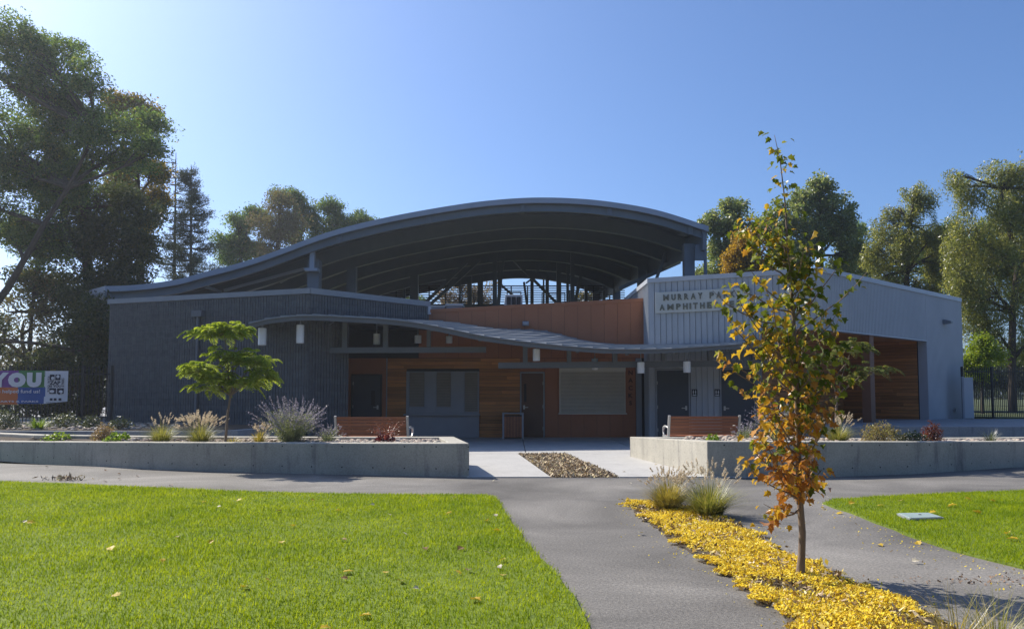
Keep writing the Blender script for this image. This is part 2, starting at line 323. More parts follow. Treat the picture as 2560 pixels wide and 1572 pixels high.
# lawns
LA = [xy(G(x, y)) for x, y in ((-420,1196),(-200,1199),(0,1205),(180,1211),(350,1219),(520,1227),(700,1233),(850,1236),(1050,1238),(1215,1238),(1237,1243),(1250,1262),(1272,1296),(1300,1335),(1340,1385),(1395,1440),(1432,1492),(1470,1572),(1500,1680))]
LA += [(LA[-1][0]*.8, 1.5), (-14, 1.5), (-22, 9)]
LB = [xy(G(x, y)) for x, y in ((2056,1259),(2090,1250),(2200,1243),(2350,1236),(2560,1227),(2800,1218))] + [(17, 7)] + [xy(G(x, y)) for x, y in ((2800,1515),(2700,1475),(2560,1424),(2460,1400),(2380,1378),(2300,1352),(2230,1325),(2150,1293),(2090,1272))]
def dense(poly, step=.12, amp=.02):            # break a straight outline up a little
    out = []
    for i in range(len(poly)):
        a, b = Vector((*poly[i][:2], 0)), Vector((*poly[(i+1) % len(poly)][:2], 0)); n = max(1, int((b-a).length/step))
        n = min(n, 120); d = (b-a).normalized() if (b-a).length > 0 else Vector((1,0,0))
        for k in range(n):
            p = a + (b-a)*k/n; j = random.gauss(0, amp); out.append((p.x - d.y*j, p.y + d.x*j))
    return out
def lawn(name, poly, n, label, near, far):
    dp = dense(poly, .3, .012)
    s = structure(name, MB().prism(dp, -.03, .018), M['turf'])
    q = scatter(dp, int(n*1.1)); q = q[(q[:,1] > near) & (q[:,1] < far)]
    q = q + rng.normal(0, .022, q.shape); keep = np.abs(q[:,0]) < q[:,1]*.72 + 1.2; q = q[keep][:n]; n = len(q)
    # patchy height: slow waves plus noise
    w = .5 + .25*np.sin(q[:,0]*1.7+q[:,1]*.9) + .25*np.sin(q[:,0]*.6-q[:,1]*2.3+1)
    h = (.024 + .016*w)*rng.uniform(.5, 1.4, n); az = rng.uniform(0, 2*np.pi, n); lean = rng.uniform(.2, 1.15, n)*h
    wd = rng.uniform(.0020, .0036, n)
    B = np.column_stack([q, np.full(n, .016)]); S = np.column_stack([-np.sin(az), np.cos(az), np.zeros(n)])*wd[:,None]
    D = np.column_stack([np.cos(az), np.sin(az), np.zeros(n)])
    tip = B + D*lean[:,None]; tip[:,2] += h
    V = np.stack([B-S*1.2, B+S*1.2, tip], 1).reshape(-1, 3); T = np.arange(n*3).reshape(-1, 3)
    o = np_build('grass', V, T, LF['lawn']); tag(o, label, 'grass', kind='stuff'); return s
lawn('lawn', LA, 680000, 'bright green mown grass of the broad lawn', 3.5, 14.6)
lawn('lawn', LB, 190000, 'bright green mown grass of the smaller lawn by the valve lid', 5, 14.6)

# leaf-strewn planting strip between the two arms of the path
ST = [xy(G(x, y)) for x, y in ((1565,1254),(1640,1258),(1745,1275),(1830,1308),(1900,1345),(1975,1392),(2060,1424),(2150,1462),(2240,1500),(2320,1536),(2400,1580),(2620,1720))]
ST += [xy(G(x, y)) for x, y in ((2130,1720),(1990,1572),(1950,1528),(1890,1495),(1832,1452),(1770,1408),(1700,1362),(1640,1318),(1590,1280))]
STD = dense(ST, .1, .03)
structure('planting_strip', MB().prism(STD, -.03, .012), M['mulch_base'])
q = scatter(dense(ST, .08, .07), 85000); n = len(q)
# litter is thick with thin spots where the bark shows
w = np.sin(q[:,0]*5.1+q[:,1]*2.0)+np.sin(q[:,0]*2.3-q[:,1]*4.4+2)+np.sin(q[:,0]*9+q[:,1]*7)*.7+rng.normal(0,.5,n)
q = q[w > -1.25]; n = len(q)
z = .014 + .02*rng.random(n)**2 + .014*(np.sin(q[:,0]*6.3)*np.sin(q[:,1]*5.2)+1)
V, Fa = leaf_quads(np.column_stack([q, z]), .026, .45, .45, 0, 2.2)
tag(np_build('leaf_litter', V, Fa, LF['litter']), 'carpet of small yellow fallen leaves on the planting strip', 'leaves', kind='stuff')
q = scatter(dense(ST,.08,.07), 1000); V, Fa = leaf_quads(np.column_stack([q, .03+.025*rng.random(len(q))]), .05, .5, .5, 0, 1.5); tag(np_build('leaf_litter', V, Fa, LF['fall_mix']), 'larger curled yellow and brown leaves among the small ones', 'leaves', kind='stuff')
q = scatter(STD, 1800); V, Fa = leaf_quads(np.column_stack([q, .025+.02*rng.random(len(q))]), .06, .5, .3, 0, 1)
tag(np_build('bark_mulch', V, Fa, M['chips']), 'brown bark chips showing through the yellow leaves', 'mulch', kind='stuff')
# stray leaflets drifted on to the asphalt along the strip and the lawn edges
q = np.concatenate([scatter(dense(ST, .1, .25), 1200)+rng.normal(0,.10,(1200,2)), np.array([LB[-1-int(i)] for i in rng.integers(0, 8, 500)])+rng.normal(0,.35,(500,2))])
V, Fa = leaf_quads(np.column_stack([q, np.full(len(q), .006)]), .022, .5, .45, 0, 3)
tag(np_build('stray_leaves', V, Fa, LF['litter']), 'loose yellow leaflets blown on to the asphalt', 'leaves', kind='stuff')

# cracks and the joint where the arms of the path meet the cross path
ck = MB()
for run in (((1246,1246),(1330,1249),(1420,1246),(1500,1251),(1562,1253)), ((1848,1252),(1920,1250),(1985,1253),(2052,1258))):
    pts = []
    for (xa, ya), (xb, yb) in zip(run[:-1], run[1:]):
        for t in np.linspace(0, 1, 7)[:-1]: pts.append(G(xa+(xb-xa)*t, ya+(yb-ya)*t)+Vector((random.gauss(0,.012), random.gauss(0,.012), .003)))
    for a_, b_ in zip(pts[:-1], pts[1:]):
        d_ = (b_-a_).normalized(); s_ = Vector((-d_.y, d_.x, 0))*random.uniform(.003,.007); ck.add([a_-s_, b_-s_, b_+s_, a_+s_], [(0,1,2,3)])
tag(ck.build('cracks', M['joint'], bpy.data.objects['asphalt_path']), kind='stuff')
# paved court between the planters
base = structure('plaza', MB().prism([(-.9,14.0),(4.4,14.0),(4.6,15.2),(9,16.2),(30,18.5),(30,27.6),(-30,27.6),(-30,24),(-16,20.5),(-9,17.2),(-4,15.8)], -.05, .004), M['joint'])
mTL, mTR, mBR, mBL = G(1297,1136), G(1414,1136), G(1547,1194), G(1378,1194)
def slab(pts): MB().prism([xy(Vector(p)) for p in pts], -.02, .022).build('paving_slab', M['paving'], base, bevel=.006)
j = .012; y0, y1 = mBL.y, mTL.y
slab([(-.80,y0),(mBL.x-j,y0),(mTL.x-j,y1-j),(-2.2,y1-j)]); slab([(mBR.x+j,y0),(4.6,y0),(4.6,y1-j),(mTR.x+j,y1-j)])
ys = [y1, 21.6, 24.3, 27.4]; xs = [-8.6, -5.6, -2.6, .35, 3.3, 6.3, 9.4]
for a, b in zip(ys[:-1], ys[1:]):
    for c, d in zip(xs[:-1], xs[1:]): slab([(c+j,a+j),(d-j,a+j),(d-j,b-j),(c+j,b-j)])
mp = [xy(mTL), xy(mTR), xy(mBR), xy(mBL)]
structure('mulch_bed', MB().prism(mp, -.02, .008), M['mulch_base'])
q = scatter(mp, 5200); V, Fa = leaf_quads(np.column_stack([q, .01+.04*rng.random(len(q))]), .075, .5, .38, 0, .9)
tag(np_build('wood_chips', V, Fa, M['chips']), 'tan wood chips and dry leaves filling the bed in the paving', 'wood chips', kind='stuff')
tri = []
# raised ground either side of the buildings
structure('terrace_left', MB().prism([(-45,21.5),(-14,20.4),(-9.6,20.0),(-7.2,20.6),(-6.6,24.5),(-13,32),(-13,60),(-45,60)], -.05, .55), M['terrace'])
structure('terrace_right', MB().prism([(8.6,22.6),(45,22.6),(45,30),(8.6,30)], -.05, .56), M['terrace'])
structure('park_lawn', MB().prism([(18.6,30.02),(120,30.02),(120,160),(18.6,160)], -.05, .60), M['park'])

# ------------------------------------------------------------------ planters
def offset_loop(pts, t):
    n = len(pts); out = []
    for i in range(n):
        p0, p1, p2 = (Vector((*pts[k % n][:2], 0)) for k in (i-1, i, i+1))
        d0, d1 = (p1-p0).normalized(), (p2-p1).normalized()
        n0, n1 = Vector((-d0.y, d0.x, 0)), Vector((-d1.y, d1.x, 0)); b = (n0+n1).normalized()
        out.append(p1 + b * min(t / max(b.dot(n0), .4), t*2.2))
    return out
def planter(label, front, end, rear, holes_end, thick):
    # front, end, rear: (x, y, top) lists that together run counter-clockwise round the bed
    loop = front + end + rear; root = thing('planter', label, 'planter', (loop[0][0], loop[0][1], 0))
    inn = offset_loop(loop, thick); n = len(loop); mb = MB()
    O0 = [(p[0], p[1], -.05) for p in loop]; O1 = [(p[0], p[1], p[2]) for p in loop]
    I1 = [(q.x, q.y, p[2]) for q, p in zip(inn, loop)]; I0 = [(q.x, q.y, p[2]-.35) for q, p in zip(inn, loop)]
    fs = []
    for i in range(n):
        k = (i+1) % n; fs += [(i, k, n+k, n+i), (n+i, n+k, 2*n+k, 2*n+i), (2*n+i, 2*n+k, 3*n+k, 3*n+i)]
    mb.add(O0+O1+I1+I0, fs); mb.build('wall', M['concrete'], root, bevel=.015)
    MB().add([(q.x, q.y, p[2]-.075) for q, p in zip(inn, loop)], [tuple(range(n))]).build('soil', M['soil'], root)
    hb = MB()                                   # form-tie holes
    def holes(run, step, rows, r):
        acc = step*.5
        for a, b in zip(run[:-1], run[1:]):
            A, B = Vector(a), Vector(b); L = (B-A).xy.length; u = (B-A)/L; nn = Vector((u.y, -u.x, 0)).normalized()
            while acc < L:
                c = A + u*acc
                for fr in rows:
                    z = c.z*fr; s0 = c + nn*.002; uu = Vector((u.x, u.y, 0)).normalized(); k = 8
                    hb.add([(s0.x+uu.x*r*math.cos(t), s0.y+uu.y*r*math.cos(t), z+r*math.sin(t)) for t in (2*math.pi*q/k for q in range(k))], [tuple(range(k))])
                acc += step
            acc -= L
    holes(front, .61, (.24, .90), .014); holes(holes_end, .30, (.3, .62, .92), .008)
    tag(hb.build('tie_holes', M['dark'], root), kind='stuff')
    # river rock
    iq = [(q.x, q.y) for q in offset_loop(loop, thick+.06)]; za = np.array([(p[0], p[1], p[2]) for p in loop])
    return root, iq, za
ICO_V = None
def rocks(parent, poly, zfun, n, smin, smax, name='river_rocks'):
    t = (1+5**.5)/2; iv = unit(np.array([(-1,t,0),(1,t,0),(-1,-t,0),(1,-t,0),(0,-1,t),(0,1,t),(0,-1,-t),(0,1,-t),(t,0,-1),(t,0,1),(-t,0,-1),(-t,0,1)], float))
    fi = np.array([(0,11,5),(0,5,1),(0,1,7),(0,7,10),(0,10,11),(1,5,9),(5,11,4),(11,10,2),(10,7,6),(7,1,8),(3,9,4),(3,4,2),(3,2,6),(3,6,8),(3,8,9),(4,9,5),(2,4,11),(6,2,10),(8,6,7),(9,8,1)])
    q = scatter(poly, n); s = rng.uniform(smin, smax, (n,1,1)); sc = np.stack([rng.uniform(.7,1.4,n), rng.uniform(.6,1.1,n), rng.uniform(.4,.7,n)], 1)[:,None,:]
    v = iv[None]*sc*(1+rng.normal(0,.10,(n,12,1))); a = rng.uniform(0, 6.28, n); c, s2 = np.cos(a)[:,None], np.sin(a)[:,None]
    v = np.stack([v[...,0]*c-v[...,1]*s2, v[...,0]*s2+v[...,1]*c, v[...,2]], -1)*s
    zz = zfun(q); v += np.column_stack([q, zz + s[:,0,0]*.25])[:,None,:]
    Fa = (np.arange(n)[:,None,None]*12 + fi[None]).reshape(-1, 3)
    return tag(np_build(name, v.reshape(-1,3), Fa, M['rock'], parent, smooth=True), kind='stuff')
def nearest_z(za, d): return lambda q: np.array([za[np.argmin(((za[:,:2]-p)**2).sum(1)), 2] for p in q]) - d
def frontline(pxs):                    # (px, base y, top y) -> (x, y, top z)
    out = []
    for px, yb, yt in pxs:
        g = G(px, yb); out.append((g.x, g.y, P(px, yt, g.y).z))
    return out
fl = frontline([(-420,1120,1099.5),(-200,1134,1101),(0,1147,1103),(160,1159,1104),(320,1170,1105),(480,1177,1106),(640,1181,1107),(800,1185,1107.5),(1000,1189,1108),(1173,1193,1108)])
EL = P(1135, 1091, 16.7)
left_planter, plL, zaL = planter('long board-formed concrete planter with sage and fountain grass before the dark block wall', fl,
    [(EL.x, EL.y, .60)], [(-4.6,17.0,.585),(-8,17.6,.57),(-11,18.6,.55),(fl[0][0]-.4, fl[0][1]+2.6,.45)], [fl[-1], (EL.x, EL.y, .6)], .34)
rocks(left_planter, plL, nearest_z(zaL, .07), 2600, .025, .075)
fr = frontline([(1769,1193,1103),(1900,1194,1103.5),(2067,1192,1104),(2278,1185,1104),(2420,1176,1103.5),(2560,1166,1103),(2760,1150,1101)])
ER = G(1575,1143)
right_planter, plR, zaR = planter('concrete planter with sunlit white end wall beside the paved court', fr,
    [(fr[-1][0]+.5, 20.5, .50), (13.5,18.6,.50), (8,17.9,.50)], [(ER.x, ER.y, .49)], [(ER.x, ER.y, .49), fr[0]], .3)
rocks(right_planter, plR, nearest_z(zaR, .07), 2200, .025, .075)
MB().prism([(-30,21.2),(-14,20.6),(-9.7,20.25),(-7.5,20.8),(-6.9,23.6),(-13.6,26.2),(-30,26.2)], .50, .565).build('soil', M['soil'], bpy.data.objects['terrace_left'])  # dark soil sheet, its brown also standing in for the building's shade
rocks(bpy.data.objects['terrace_left'], [(-30,21.3),(-14,20.7),(-9.9,20.4),(-9.5,24.2),(-13.6,25.9),(-30,25.9)], lambda q: np.full(len(q), .56), 1500, .03, .09)

# ------------------------------------------------------------------ buildings: the walls as planes
pK = P(775, 722, 23.5); pL = P(276, 750, 26.3); pRr = P(1072, 758, 27.0)
ZBL = .5*(pK.z+pL.z)                                        # parapet of the block building
WL = Wall(xy(pL), xy(pK)); WR = Wall(xy(pK), (pRr.x, 26.98)); D0 = 27.0
pA = P(1622, 699, 26.0); pB = P(2053, 671, 23.7); pC = P(2400, 748, 31.4); ZR = 5.33
WC = Wall((-5.9, D0), (pA.x, D0)); WS = Wall((pA.x, 33.5), xy(pA)); WA = Wall(xy(pA), xy(pB)); WB = Wall(xy(pB), xy(pC))

# --- block building
blk = thing('block_building', 'dark fluted block building with angled parapet behind the feathery young tree', 'building', (pK.x, pK.y, 0))
tEnd = WR.hit(871, 1000)[0]; ZU = 3.72
body = [xy(pL), xy(pK), xy(WR.pt(tEnd, 0)), (-5.75, D0+.05), (-5.75, 33), (pL.x-.6, 33)]
inset = [(p.x, p.y) for p in offset_loop(body, .05)]
MB().prism(inset, 0, ZBL-.12).build('core', M['block_joint'], blk)
up = [xy(WR.pt(tEnd-.1, 0, -.05)), xy(WR.pt(WR.L-.03, 0, -.05)), (pRr.x, 32.9), (-5.8, 32.9)]
MB().prism(up, ZU, ZBL-.12).build('upper_core', M['block_joint'], blk)
def courses(W, s0, s1, z0, z1, tag_):
    z = z0
    while z < z1-.03:
        h = min(.2, z1-z); mb = MB(); s = s0; k = 0
        while s < s1-.02:
            w = min(.082, s1-s); o = random.uniform(-.0008, .0008)
            mb.wbox(W, s, s+w, z, z+h-.006, -.06, o+.014); s += .102; k += 1
        mb.build('block_course', M['block'], blk); z += .2
courses(WL, 0.0, WL.L, .35, ZBL-.14, 'l'); courses(WR, .02, tEnd, .0, ZU, 'r'); courses(WR, .02, WR.L, ZU, ZBL-.14, 'u')
cp_ = MB(); cp_.wbox(WL, -.08, WL.L+.03, ZBL-.14, ZBL+.02, -.35, .05); cp_.build('parapet_cap', M['block_cap'], blk)
cp2 = MB(); cp2.wbox(WR, .0, WR.L+.04, ZBL-.15, ZBL+.03, -.35, .052); cp2.build('parapet_cap', M['block_cap'], blk)
MB().wbox(WR, WR.L-.07, WR.L+.06, ZBL-.42, ZBL-.15, -.1, .06).build('cap_end', M['cap'], blk)
s, z = WL.hit(499, 785); ds = thing('downspout', 'grey downspout with scupper box on the dark block wall', 'downspout', WL.pt(s, 0, .06))
MB().wbox(WL, s-.21, s+.21, z-.09, z+.10, .012, .16).build('scupper_box', M['spout'], ds)
MB().wbox(WL, s-.045, s+.045, .55, z-.09, .02, .10).build('pipe', M['spout'], ds)

# --- middle building: orange panels, cedar, ticket windows, snack counter
mid = thing('snack_bar_building', 'low orange and cedar clad building with ticket windows and snack counter', 'building', (0, D0, 0))
s0, _ = WC.hit(1072, 900); zl = WC.hit(1080, 775)[1]; zr = WC.hit(1612, 747)[1]
MB().prism([(-5.85, D0+.04), (pA.x-.02, D0+.04), (pA.x-.02, 31.5), (-5.85, 31.5)], 0, 3.9).build('core', M['dark'], mid)
def orange_panels(a, b, z0, zt):       # zt(s) top
    n = max(1, round((b-a)/.47)); w = (b-a)/n
    for i in range(n):
        u0, u1 = a+i*w+.004, a+(i+1)*w-.004
        mb = MB(); mb.wbox(WC, u0, u1, z0, zt(u0), 0, .02, z1b=zt(u1)); mb.build('panel', M['orange'], mid)
topf = lambda s: zl + (zr-zl)*(s-s0)/(WC.L-s0)
orange_panels(s0-.35, WC.L-.01, 2.75, lambda s: topf(s)-.10)
MB().wbox(WC, s0-.35, WC.L-.01, topf(s0-.35)-.10, topf(s0-.35)+.02, -.25, .045, z1b=topf(WC.L)+.02, z0b=topf(WC.L)-.10).build('parapet_cap', M['orange'], mid)
MB().wbox(WC, s0-.35, WC.L-.01, 3.85, topf(s0-.35)-.11, -.15, -.01, z1b=topf(WC.L)-.11).build('parapet_wall', M['dark'], mid)
sd0, sd1 = WC.hit(882, 1000)[0], WC.hit(951, 1000)[0]; zd = WC.hit(915, 939)[1]
sw0, sw1 = WC.hit(968, 1000)[0], WC.hit(1300, 1000)[0]; sb1 = WC.hit(1358, 1000)[0]
sg0, sg1 = WC.hit(1016, 1000)[0], WC.hit(1198, 1000)[0]
zg = WC.hit(1100, 928)[1]
MB().wbox(WC, 0.02, sd0-.06, 0, 2.74, 0, .018).build('panel', M['orange'], mid)
MB().wbox(WC, sd1+.06, sw0-.01, 0, 2.74, 0, .018).build('panel', M['orange'], mid)
MB().wbox(WC, sd0-.055, sd1+.055, zd+.06, 2.74, 0, .018).build('panel', M['orange'], mid)
MB().wbox(WC, sw0-.035, sw0-.002, 0, 2.74, .002, .045).build('corner_trim', M['trim'], mid)
def door(W, a, b, z0, z1, m, parent, fm, knob_right=True, slot=None, o=.02):
    d = MB().wbox(W, a, b, z0, z1, 0, o).build('door', m, parent)
    fb = MB(); fb.wbox(W, a-.05, a, z0, z1+.05, 0, o+.035); fb.wbox(W, b, b+.05, z0, z1+.05, 0, o+.035); fb.wbox(W, a, b, z1, z1+.05, 0, o+.033)
    fb.build('door_frame', fm, d)
    k = b-.09 if knob_right else a+.09
    hb = MB(); hb.wbox(W, k-.03, k+.03, z0+.96, z0+1.10, o, o+.018); hb.wbox(W, k-(.14 if knob_right else -.0), k+(.0 if knob_right else .14), z0+1.015, z0+1.04, o+.018, o+.06); hb.build('handle', M['alu'], d)
    if slot: MB().wbox(W, slot[0], slot[1], slot[2], slot[3], o, o+.006).build('vision_pane', M['dark'], d)
    for hz in (.25, 1.0, 1.8):
        e = a if knob_right else b; MB().wbox(W, e-.02, e+.02, z0+hz, z0+hz+.11, o, o+.012).build('hinge', M['alu'], d)
    return d
door(WC, sd0, sd1, .02, zd, M['door'], mid, M['dark'], True, (WC.hit(928,1000)[0], WC.hit(938,1000)[0], 1.12, WC.hit(930,976)[1]))
def planks(W, a, b, z0, z1, parent, skip=(), h=.125, th=.022):
    z = z0; r = 0
    while z < z1-.02:
        hh = min(h, z1-z); spans = [(a, b)]
        for (k0, k1, y0, y1) in skip:
            if z+hh > y0 and z < y1:
                ns = []
                for (u, v) in spans:
                    if k0 > u: ns.append((u, min(v, k0)))
                    if k1 < v: ns.append((max(u, k1), v))
                spans = [(u, v) for u, v in ns if v-u > .03]
        for (u, v) in spans:
            cuts = [u]; x = u + random.uniform(.5, 2.4)
            while x < v-.4: cuts.append(x); x += random.uniform(1.2, 2.6)
            cuts.append(v)
            for c, d in zip(cuts[:-1], cuts[1:]):
                MB().wbox(W, c+.002, d-.002, z+.004, z+hh-.004, 0, th+random.uniform(-.003, .003)).build('plank', M['wood'], parent)
        z += h; r += 1
planks(WC, sw0, sw1, .0, 2.74, mid, [(sg0, sg1, -.1, zg)])
zc = WC.hit(1100, 1034)[1]
MB().wbox(WC, sg0, sg1, 0, zc-.05, .0, .10).build('counter_base', M['grey'], mid)
MB().wbox(WC, sg0-.06, sg1+.03, zc-.05, zc, .0, .26).build('counter_shelf', M['trim'], mid)
wins = [(1022,1063,1019), (1090,1129,1019), (1160,1196,1031)]
edge = sg0
for (x0, x1, yb) in wins:
    a, b = WC.hit(x0, 980)[0], WC.hit(x1, 980)[0]; zb = WC.hit(x0, yb)[1]
    MB().wbox(WC, edge, a, zc, zg, .0, .07).build('mullion', M['grey'], mid); edge = b
    w = MB().wbox(WC, a+.02, b-.02, zb+.04, zg-.03, .0, .012).build('window', M['dark'], mid)
    fb = MB(); fb.wbox(WC, a, a+.025, zb, zg-.03, 0, .05); fb.wbox(WC, b-.025, b, zb, zg-.03, 0, .05); fb.wbox(WC, a+.025, b-.025, zb, zb+.035, 0, .055); fb.wbox(WC, a, b, zg-.03, zg, 0, .05); fb.build('frame', M['trim'], w)
    sb = MB(); n = 22
    for i in range(n):
        t0 = zb+.04+(zg-.07-zb)*i/n; t1 = zb+.04+(zg-.07-zb)*(i+1)/n; sb.wbox(WC, a+.026, b-.026, t0, t1-.008, .012, .026)
    sb.build('blind', M['blind'], w)
    if zb > zc+.03: MB().wbox(WC, a, b, zc, zb, 0, .04).build('apron', M['grey'], mid)
if edge < sg1: MB().wbox(WC, edge, sg1, zc, zg, .0, .07).build('mullion', M['grey'], mid)
zb_ = WC.hit(1330, 933)[1]
orange_panels(sb1+.06, WC.L-.32, 0, lambda s: 2.74); MB().wbox(WC, sw1, sb1+.055, zb_+.06, 2.74, 0, .019).build('panel', M['orange'], mid)
door(WC, sw1+.05, sb1-.0, .02, zb_, M['door_brown'], mid, M['trim'], False, (WC.hit(1310,960)[0], WC.hit(1316,960)[0], WC.hit(1310,1004)[1], WC.hit(1310,959)[1]))
MB().wbox(WC, WC.L-.31, WC.L-.12, 0, 2.74, 0, .06).build('corner_trim', M['trim'], mid); MB().wbox(WC, WC.L-.12, WC.L-.0, 0, 2.74, 0, .03).build('corner_trim', M['dark'], mid)
# serving hatch
a, b = WC.hit(1398, 980)[0], WC.hit(1563, 980)[0]; zt, zb = WC.hit(1480, 919)[1], WC.hit(1480, 1035)[1]
hat = MB().wbox(WC, a+.04, b-.02, zb+.04, zt-.13, .02, .03).build('serving_hatch', M['dark'], mid)
fb = MB(); fb.wbox(WC, a, b, zt-.14, zt, .02, .16); fb.wbox(WC, a, a+.05, zb+.04, zt-.14, .02, .07); fb.wbox(WC, b-.03, b, zb+.04, zt-.14, .02, .07); fb.wbox(WC, a-.03, b+.03, zb, zb+.04, .02, .16); fb.build('frame', M['shutter'], hat)
sb = MB(); n = 30
for i in range(n):
    h0 = zb+.04+(zt-.18-zb)*i/n; h1 = zb+.04+(zt-.18-zb)*(i+1)/n
    p = WC.pt; sb.add([p(a+.05,h0+.004,.034),p(b-.03,h0+.004,.034),p(b-.03,(h0+h1)/2,.058),p(a+.05,(h0+h1)/2,.058),p(a+.05,h1-.002,.034),p(b-.03,h1-.002,.034)], [(0,1,2,3),(3,2,5,4)])
sb.build('roller_shutter', M['shutter'], hat)

# --- lettering
def text_mesh(txt, size, depth, bold=.0):
    c = bpy.data.curves.new('letters', 'FONT'); c.body = txt; c.size = size; c.extrude = depth/2; c.offset = bold; c.resolution_u = 3
    c.align_x = 'CENTER'; c.align_y = 'CENTER'
    o = bpy.data.objects.new('letters', c); col.objects.link(o); bpy.context.view_layer.update()
    me = bpy.data.meshes.new_from_object(o.evaluated_get(bpy.context.evaluated_depsgraph_get()))
    bpy.data.objects.remove(o); bpy.data.curves.remove(c); return me
def put_text(txt, W, a, z, o, size, depth, m, parent, name='letter', bold=0.0, rot=0, sx=1.0, width=None, height=None):
    me = text_mesh(txt, size, depth, bold); n = len(me.vertices); v = np.zeros(n*3); me.vertices.foreach_get('co', v); v = v.reshape(-1, 3)
    if n == 0: return None
    lo, hi = v.min(0), v.max(0); v[:, :2] -= (lo[:2]+hi[:2])/2
    if width: v[:, 0] *= width/(hi[0]-lo[0])
    if height: v[:, 1] *= height/(hi[1]-lo[1])
    v[:, 0] *= sx
    if rot: v[:, 0], v[:, 1] = v[:, 0]*math.cos(rot)-v[:, 1]*math.sin(rot), v[:, 0]*math.sin(rot)+v[:, 1]*math.cos(rot)
    off = ORG.get(parent.name); Pn = np.array(W.pt(a, z, o)); u = np.array(W.u); nn = np.array(W.n)
    w = Pn + v[:, :1]*u + v[:, 1:2]*np.array((0,0,1.)) + v[:, 2:]*nn - np.array(off)
    me.vertices.foreach_set('co', w.ravel()); me.materials.clear(); me.update()
    return link(name, me, m, parent, off)
# stacked letters beside the hatch
sn = thing('snack_lettering', 'dark letters stacked down the orange wall beside the serving hatch', 'lettering', WC.pt(WC.hit(1577,960)[0], 1.2, .02))
for ch, yy in zip('SNACKS', (913, 931.5, 950.5, 969.5, 988.5, 1007)):
    a_, z_ = WC.hit(1576, yy); put_text(ch, WC, a_, z_, .032, .2, .02, M['letter_dark'], sn, bold=.006, height=.155, sx=1.05)

# --- right building: grey metal cladding
rb = thing('restroom_building', 'grey metal clad building with a cedar lined porch at its corner', 'building', (pB.x, pB.y, 0))
ZS = 3.50; sA0 = WA.hit(1905, 900)[0]; sC0 = WB.hit(2319, 950)[0]
inw = (WB.n + WA.n).normalized() * -3.6
p1 = WA.pt(sA0, 0); p4 = WB.pt(sC0, 0); p2 = p1 - WA.n*2.6; p3 = p4 - WB.n*3.2
foot = [xy(WS.pt(0,0)), xy(pA), xy(p1), xy(p2), xy(p3), xy(p4), xy(pC), (pC.x-4, pC.y+5), (pA.x, 36)]
MB().prism([(p.x, p.y) for p in offset_loop(foot, .06)], 0, ZR-.12).build('core', M['dark'], rb)
por = [xy(p1), xy(pB), xy(p4), xy(p3), xy(p2)]
MB().prism([(p.x, p.y) for p in offset_loop(por, .06)], ZS+.03, ZR-.12).build('porch_lid', M['dark'], rb)
MB().prism([(p.x, p.y) for p in offset_loop(por, .03)], ZS, ZS+.03).build('porch_ceiling', M['wood'], rb)
dA = [(1643, 1722), (1804, 1886)]; zdA = 2.28
sdoors = [(WA.hit(x0, 980)[0], WA.hit(x1, 980)[0]) for x0, x1 in dA]
def seam_panels(W, a, b, z0f, z1, pitch, parent):
    n = max(1, round((b-a)/pitch)); w = (b-a)/n
    for i in range(n):
        u0, u1 = a+i*w, a+(i+1)*w; z0 = z0f((u0+u1)/2); mb = MB()
        mb.wbox(W, u0+.003, u1-.024, z0, z1, -.06, .0); mb.wbox(W, u1-.024, u1-.003, z0, z1, -.06, .032); mb.build('panel', M['metal'], parent)
def zA(s):
    for (u, v) in sdoors:
        if u-.07 < s < v+.07: return zdA+.06
    return 0.0
edges = sorted([0.0] + [e for u, v in sdoors for e in (u-.06, v+.06)] + [sA0])
for e0, e1 in zip(edges[:-1], edges[1:]): seam_panels(WA, e0, e1, zA, ZR-.10, .185, rb)
seam_panels(WA, sA0, WA.L, lambda s: ZS, ZR-.10, .185, rb); seam_panels(WS, 0, WS.L, lambda s: 0, ZR-.10, .185, rb)
for (u, v) in sdoors:
    door(WA, u, v, .02, zdA, M['door'], rb, M['trim'], u == sdoors[0][0], o=-.01)
def corrugated(W, a, b, z0, z1, m, parent, pitch=.11, depth=.022):
    xs = []; k = 0; s = a
    while s < b: xs += [(s, 0), (s+pitch*.35, 0), (s+pitch*.5, depth), (s+pitch*.85, depth)]; s += pitch
    xs = [(min(x, b), o) for x, o in xs] + [(b, 0)]
    vs = [W.pt(x, z0, o) for x, o in xs] + [W.pt(x, z1, o) for x, o in xs]; n = len(xs)
    MB().add(vs, [(i, i+1, n+i+1, n+i) for i in range(n-1)]).build('corrugated_sheet', m, parent)
corrugated(WB, 0.0, sC0, ZS, ZR-.08, M['metal_lite'], rb); corrugated(WB, sC0, WB.L, .45, ZR-.08, M['metal_lite'], rb)
MB().wbox(WB, sC0-.02, sC0+.0, .5, ZS, -.3, .02).build('reveal_trim', M['cap'], rb); MB().wbox(WB, .05, sC0, ZS-.04, ZS+.0, -.2, .03).build('soffit_trim', M['cap'], rb)
MB().wbox(WA, sA0-.08, sA0+.0, 0, ZS, -.3, .045).build('reveal_trim', M['trim'], rb); MB().wbox(WA, sA0, WA.L, ZS-.04, ZS, -.2, .035).build('soffit_trim', M['trim'], rb)
for W, e in ((WA, .04), (WB, .02), (WS, .0)):
    MB().wbox(W, -.0 if W is not WS else 0, W.L+e, ZR-.11, ZR+.04, -.3, .055 + (.002 if W is WB else 0)).build('parapet_cap', M['cap'], rb)
MB().wbox(WB, WB.L-.0, WB.L+.03, .45, ZR-.11, -.3, .03).build('corner_trim', M['cap'], rb)
W1 = Wall(xy(p2), xy(p3)); W2 = Wall(xy(p3), xy(p4)); W3 = Wall(xy(p1), xy(p2))
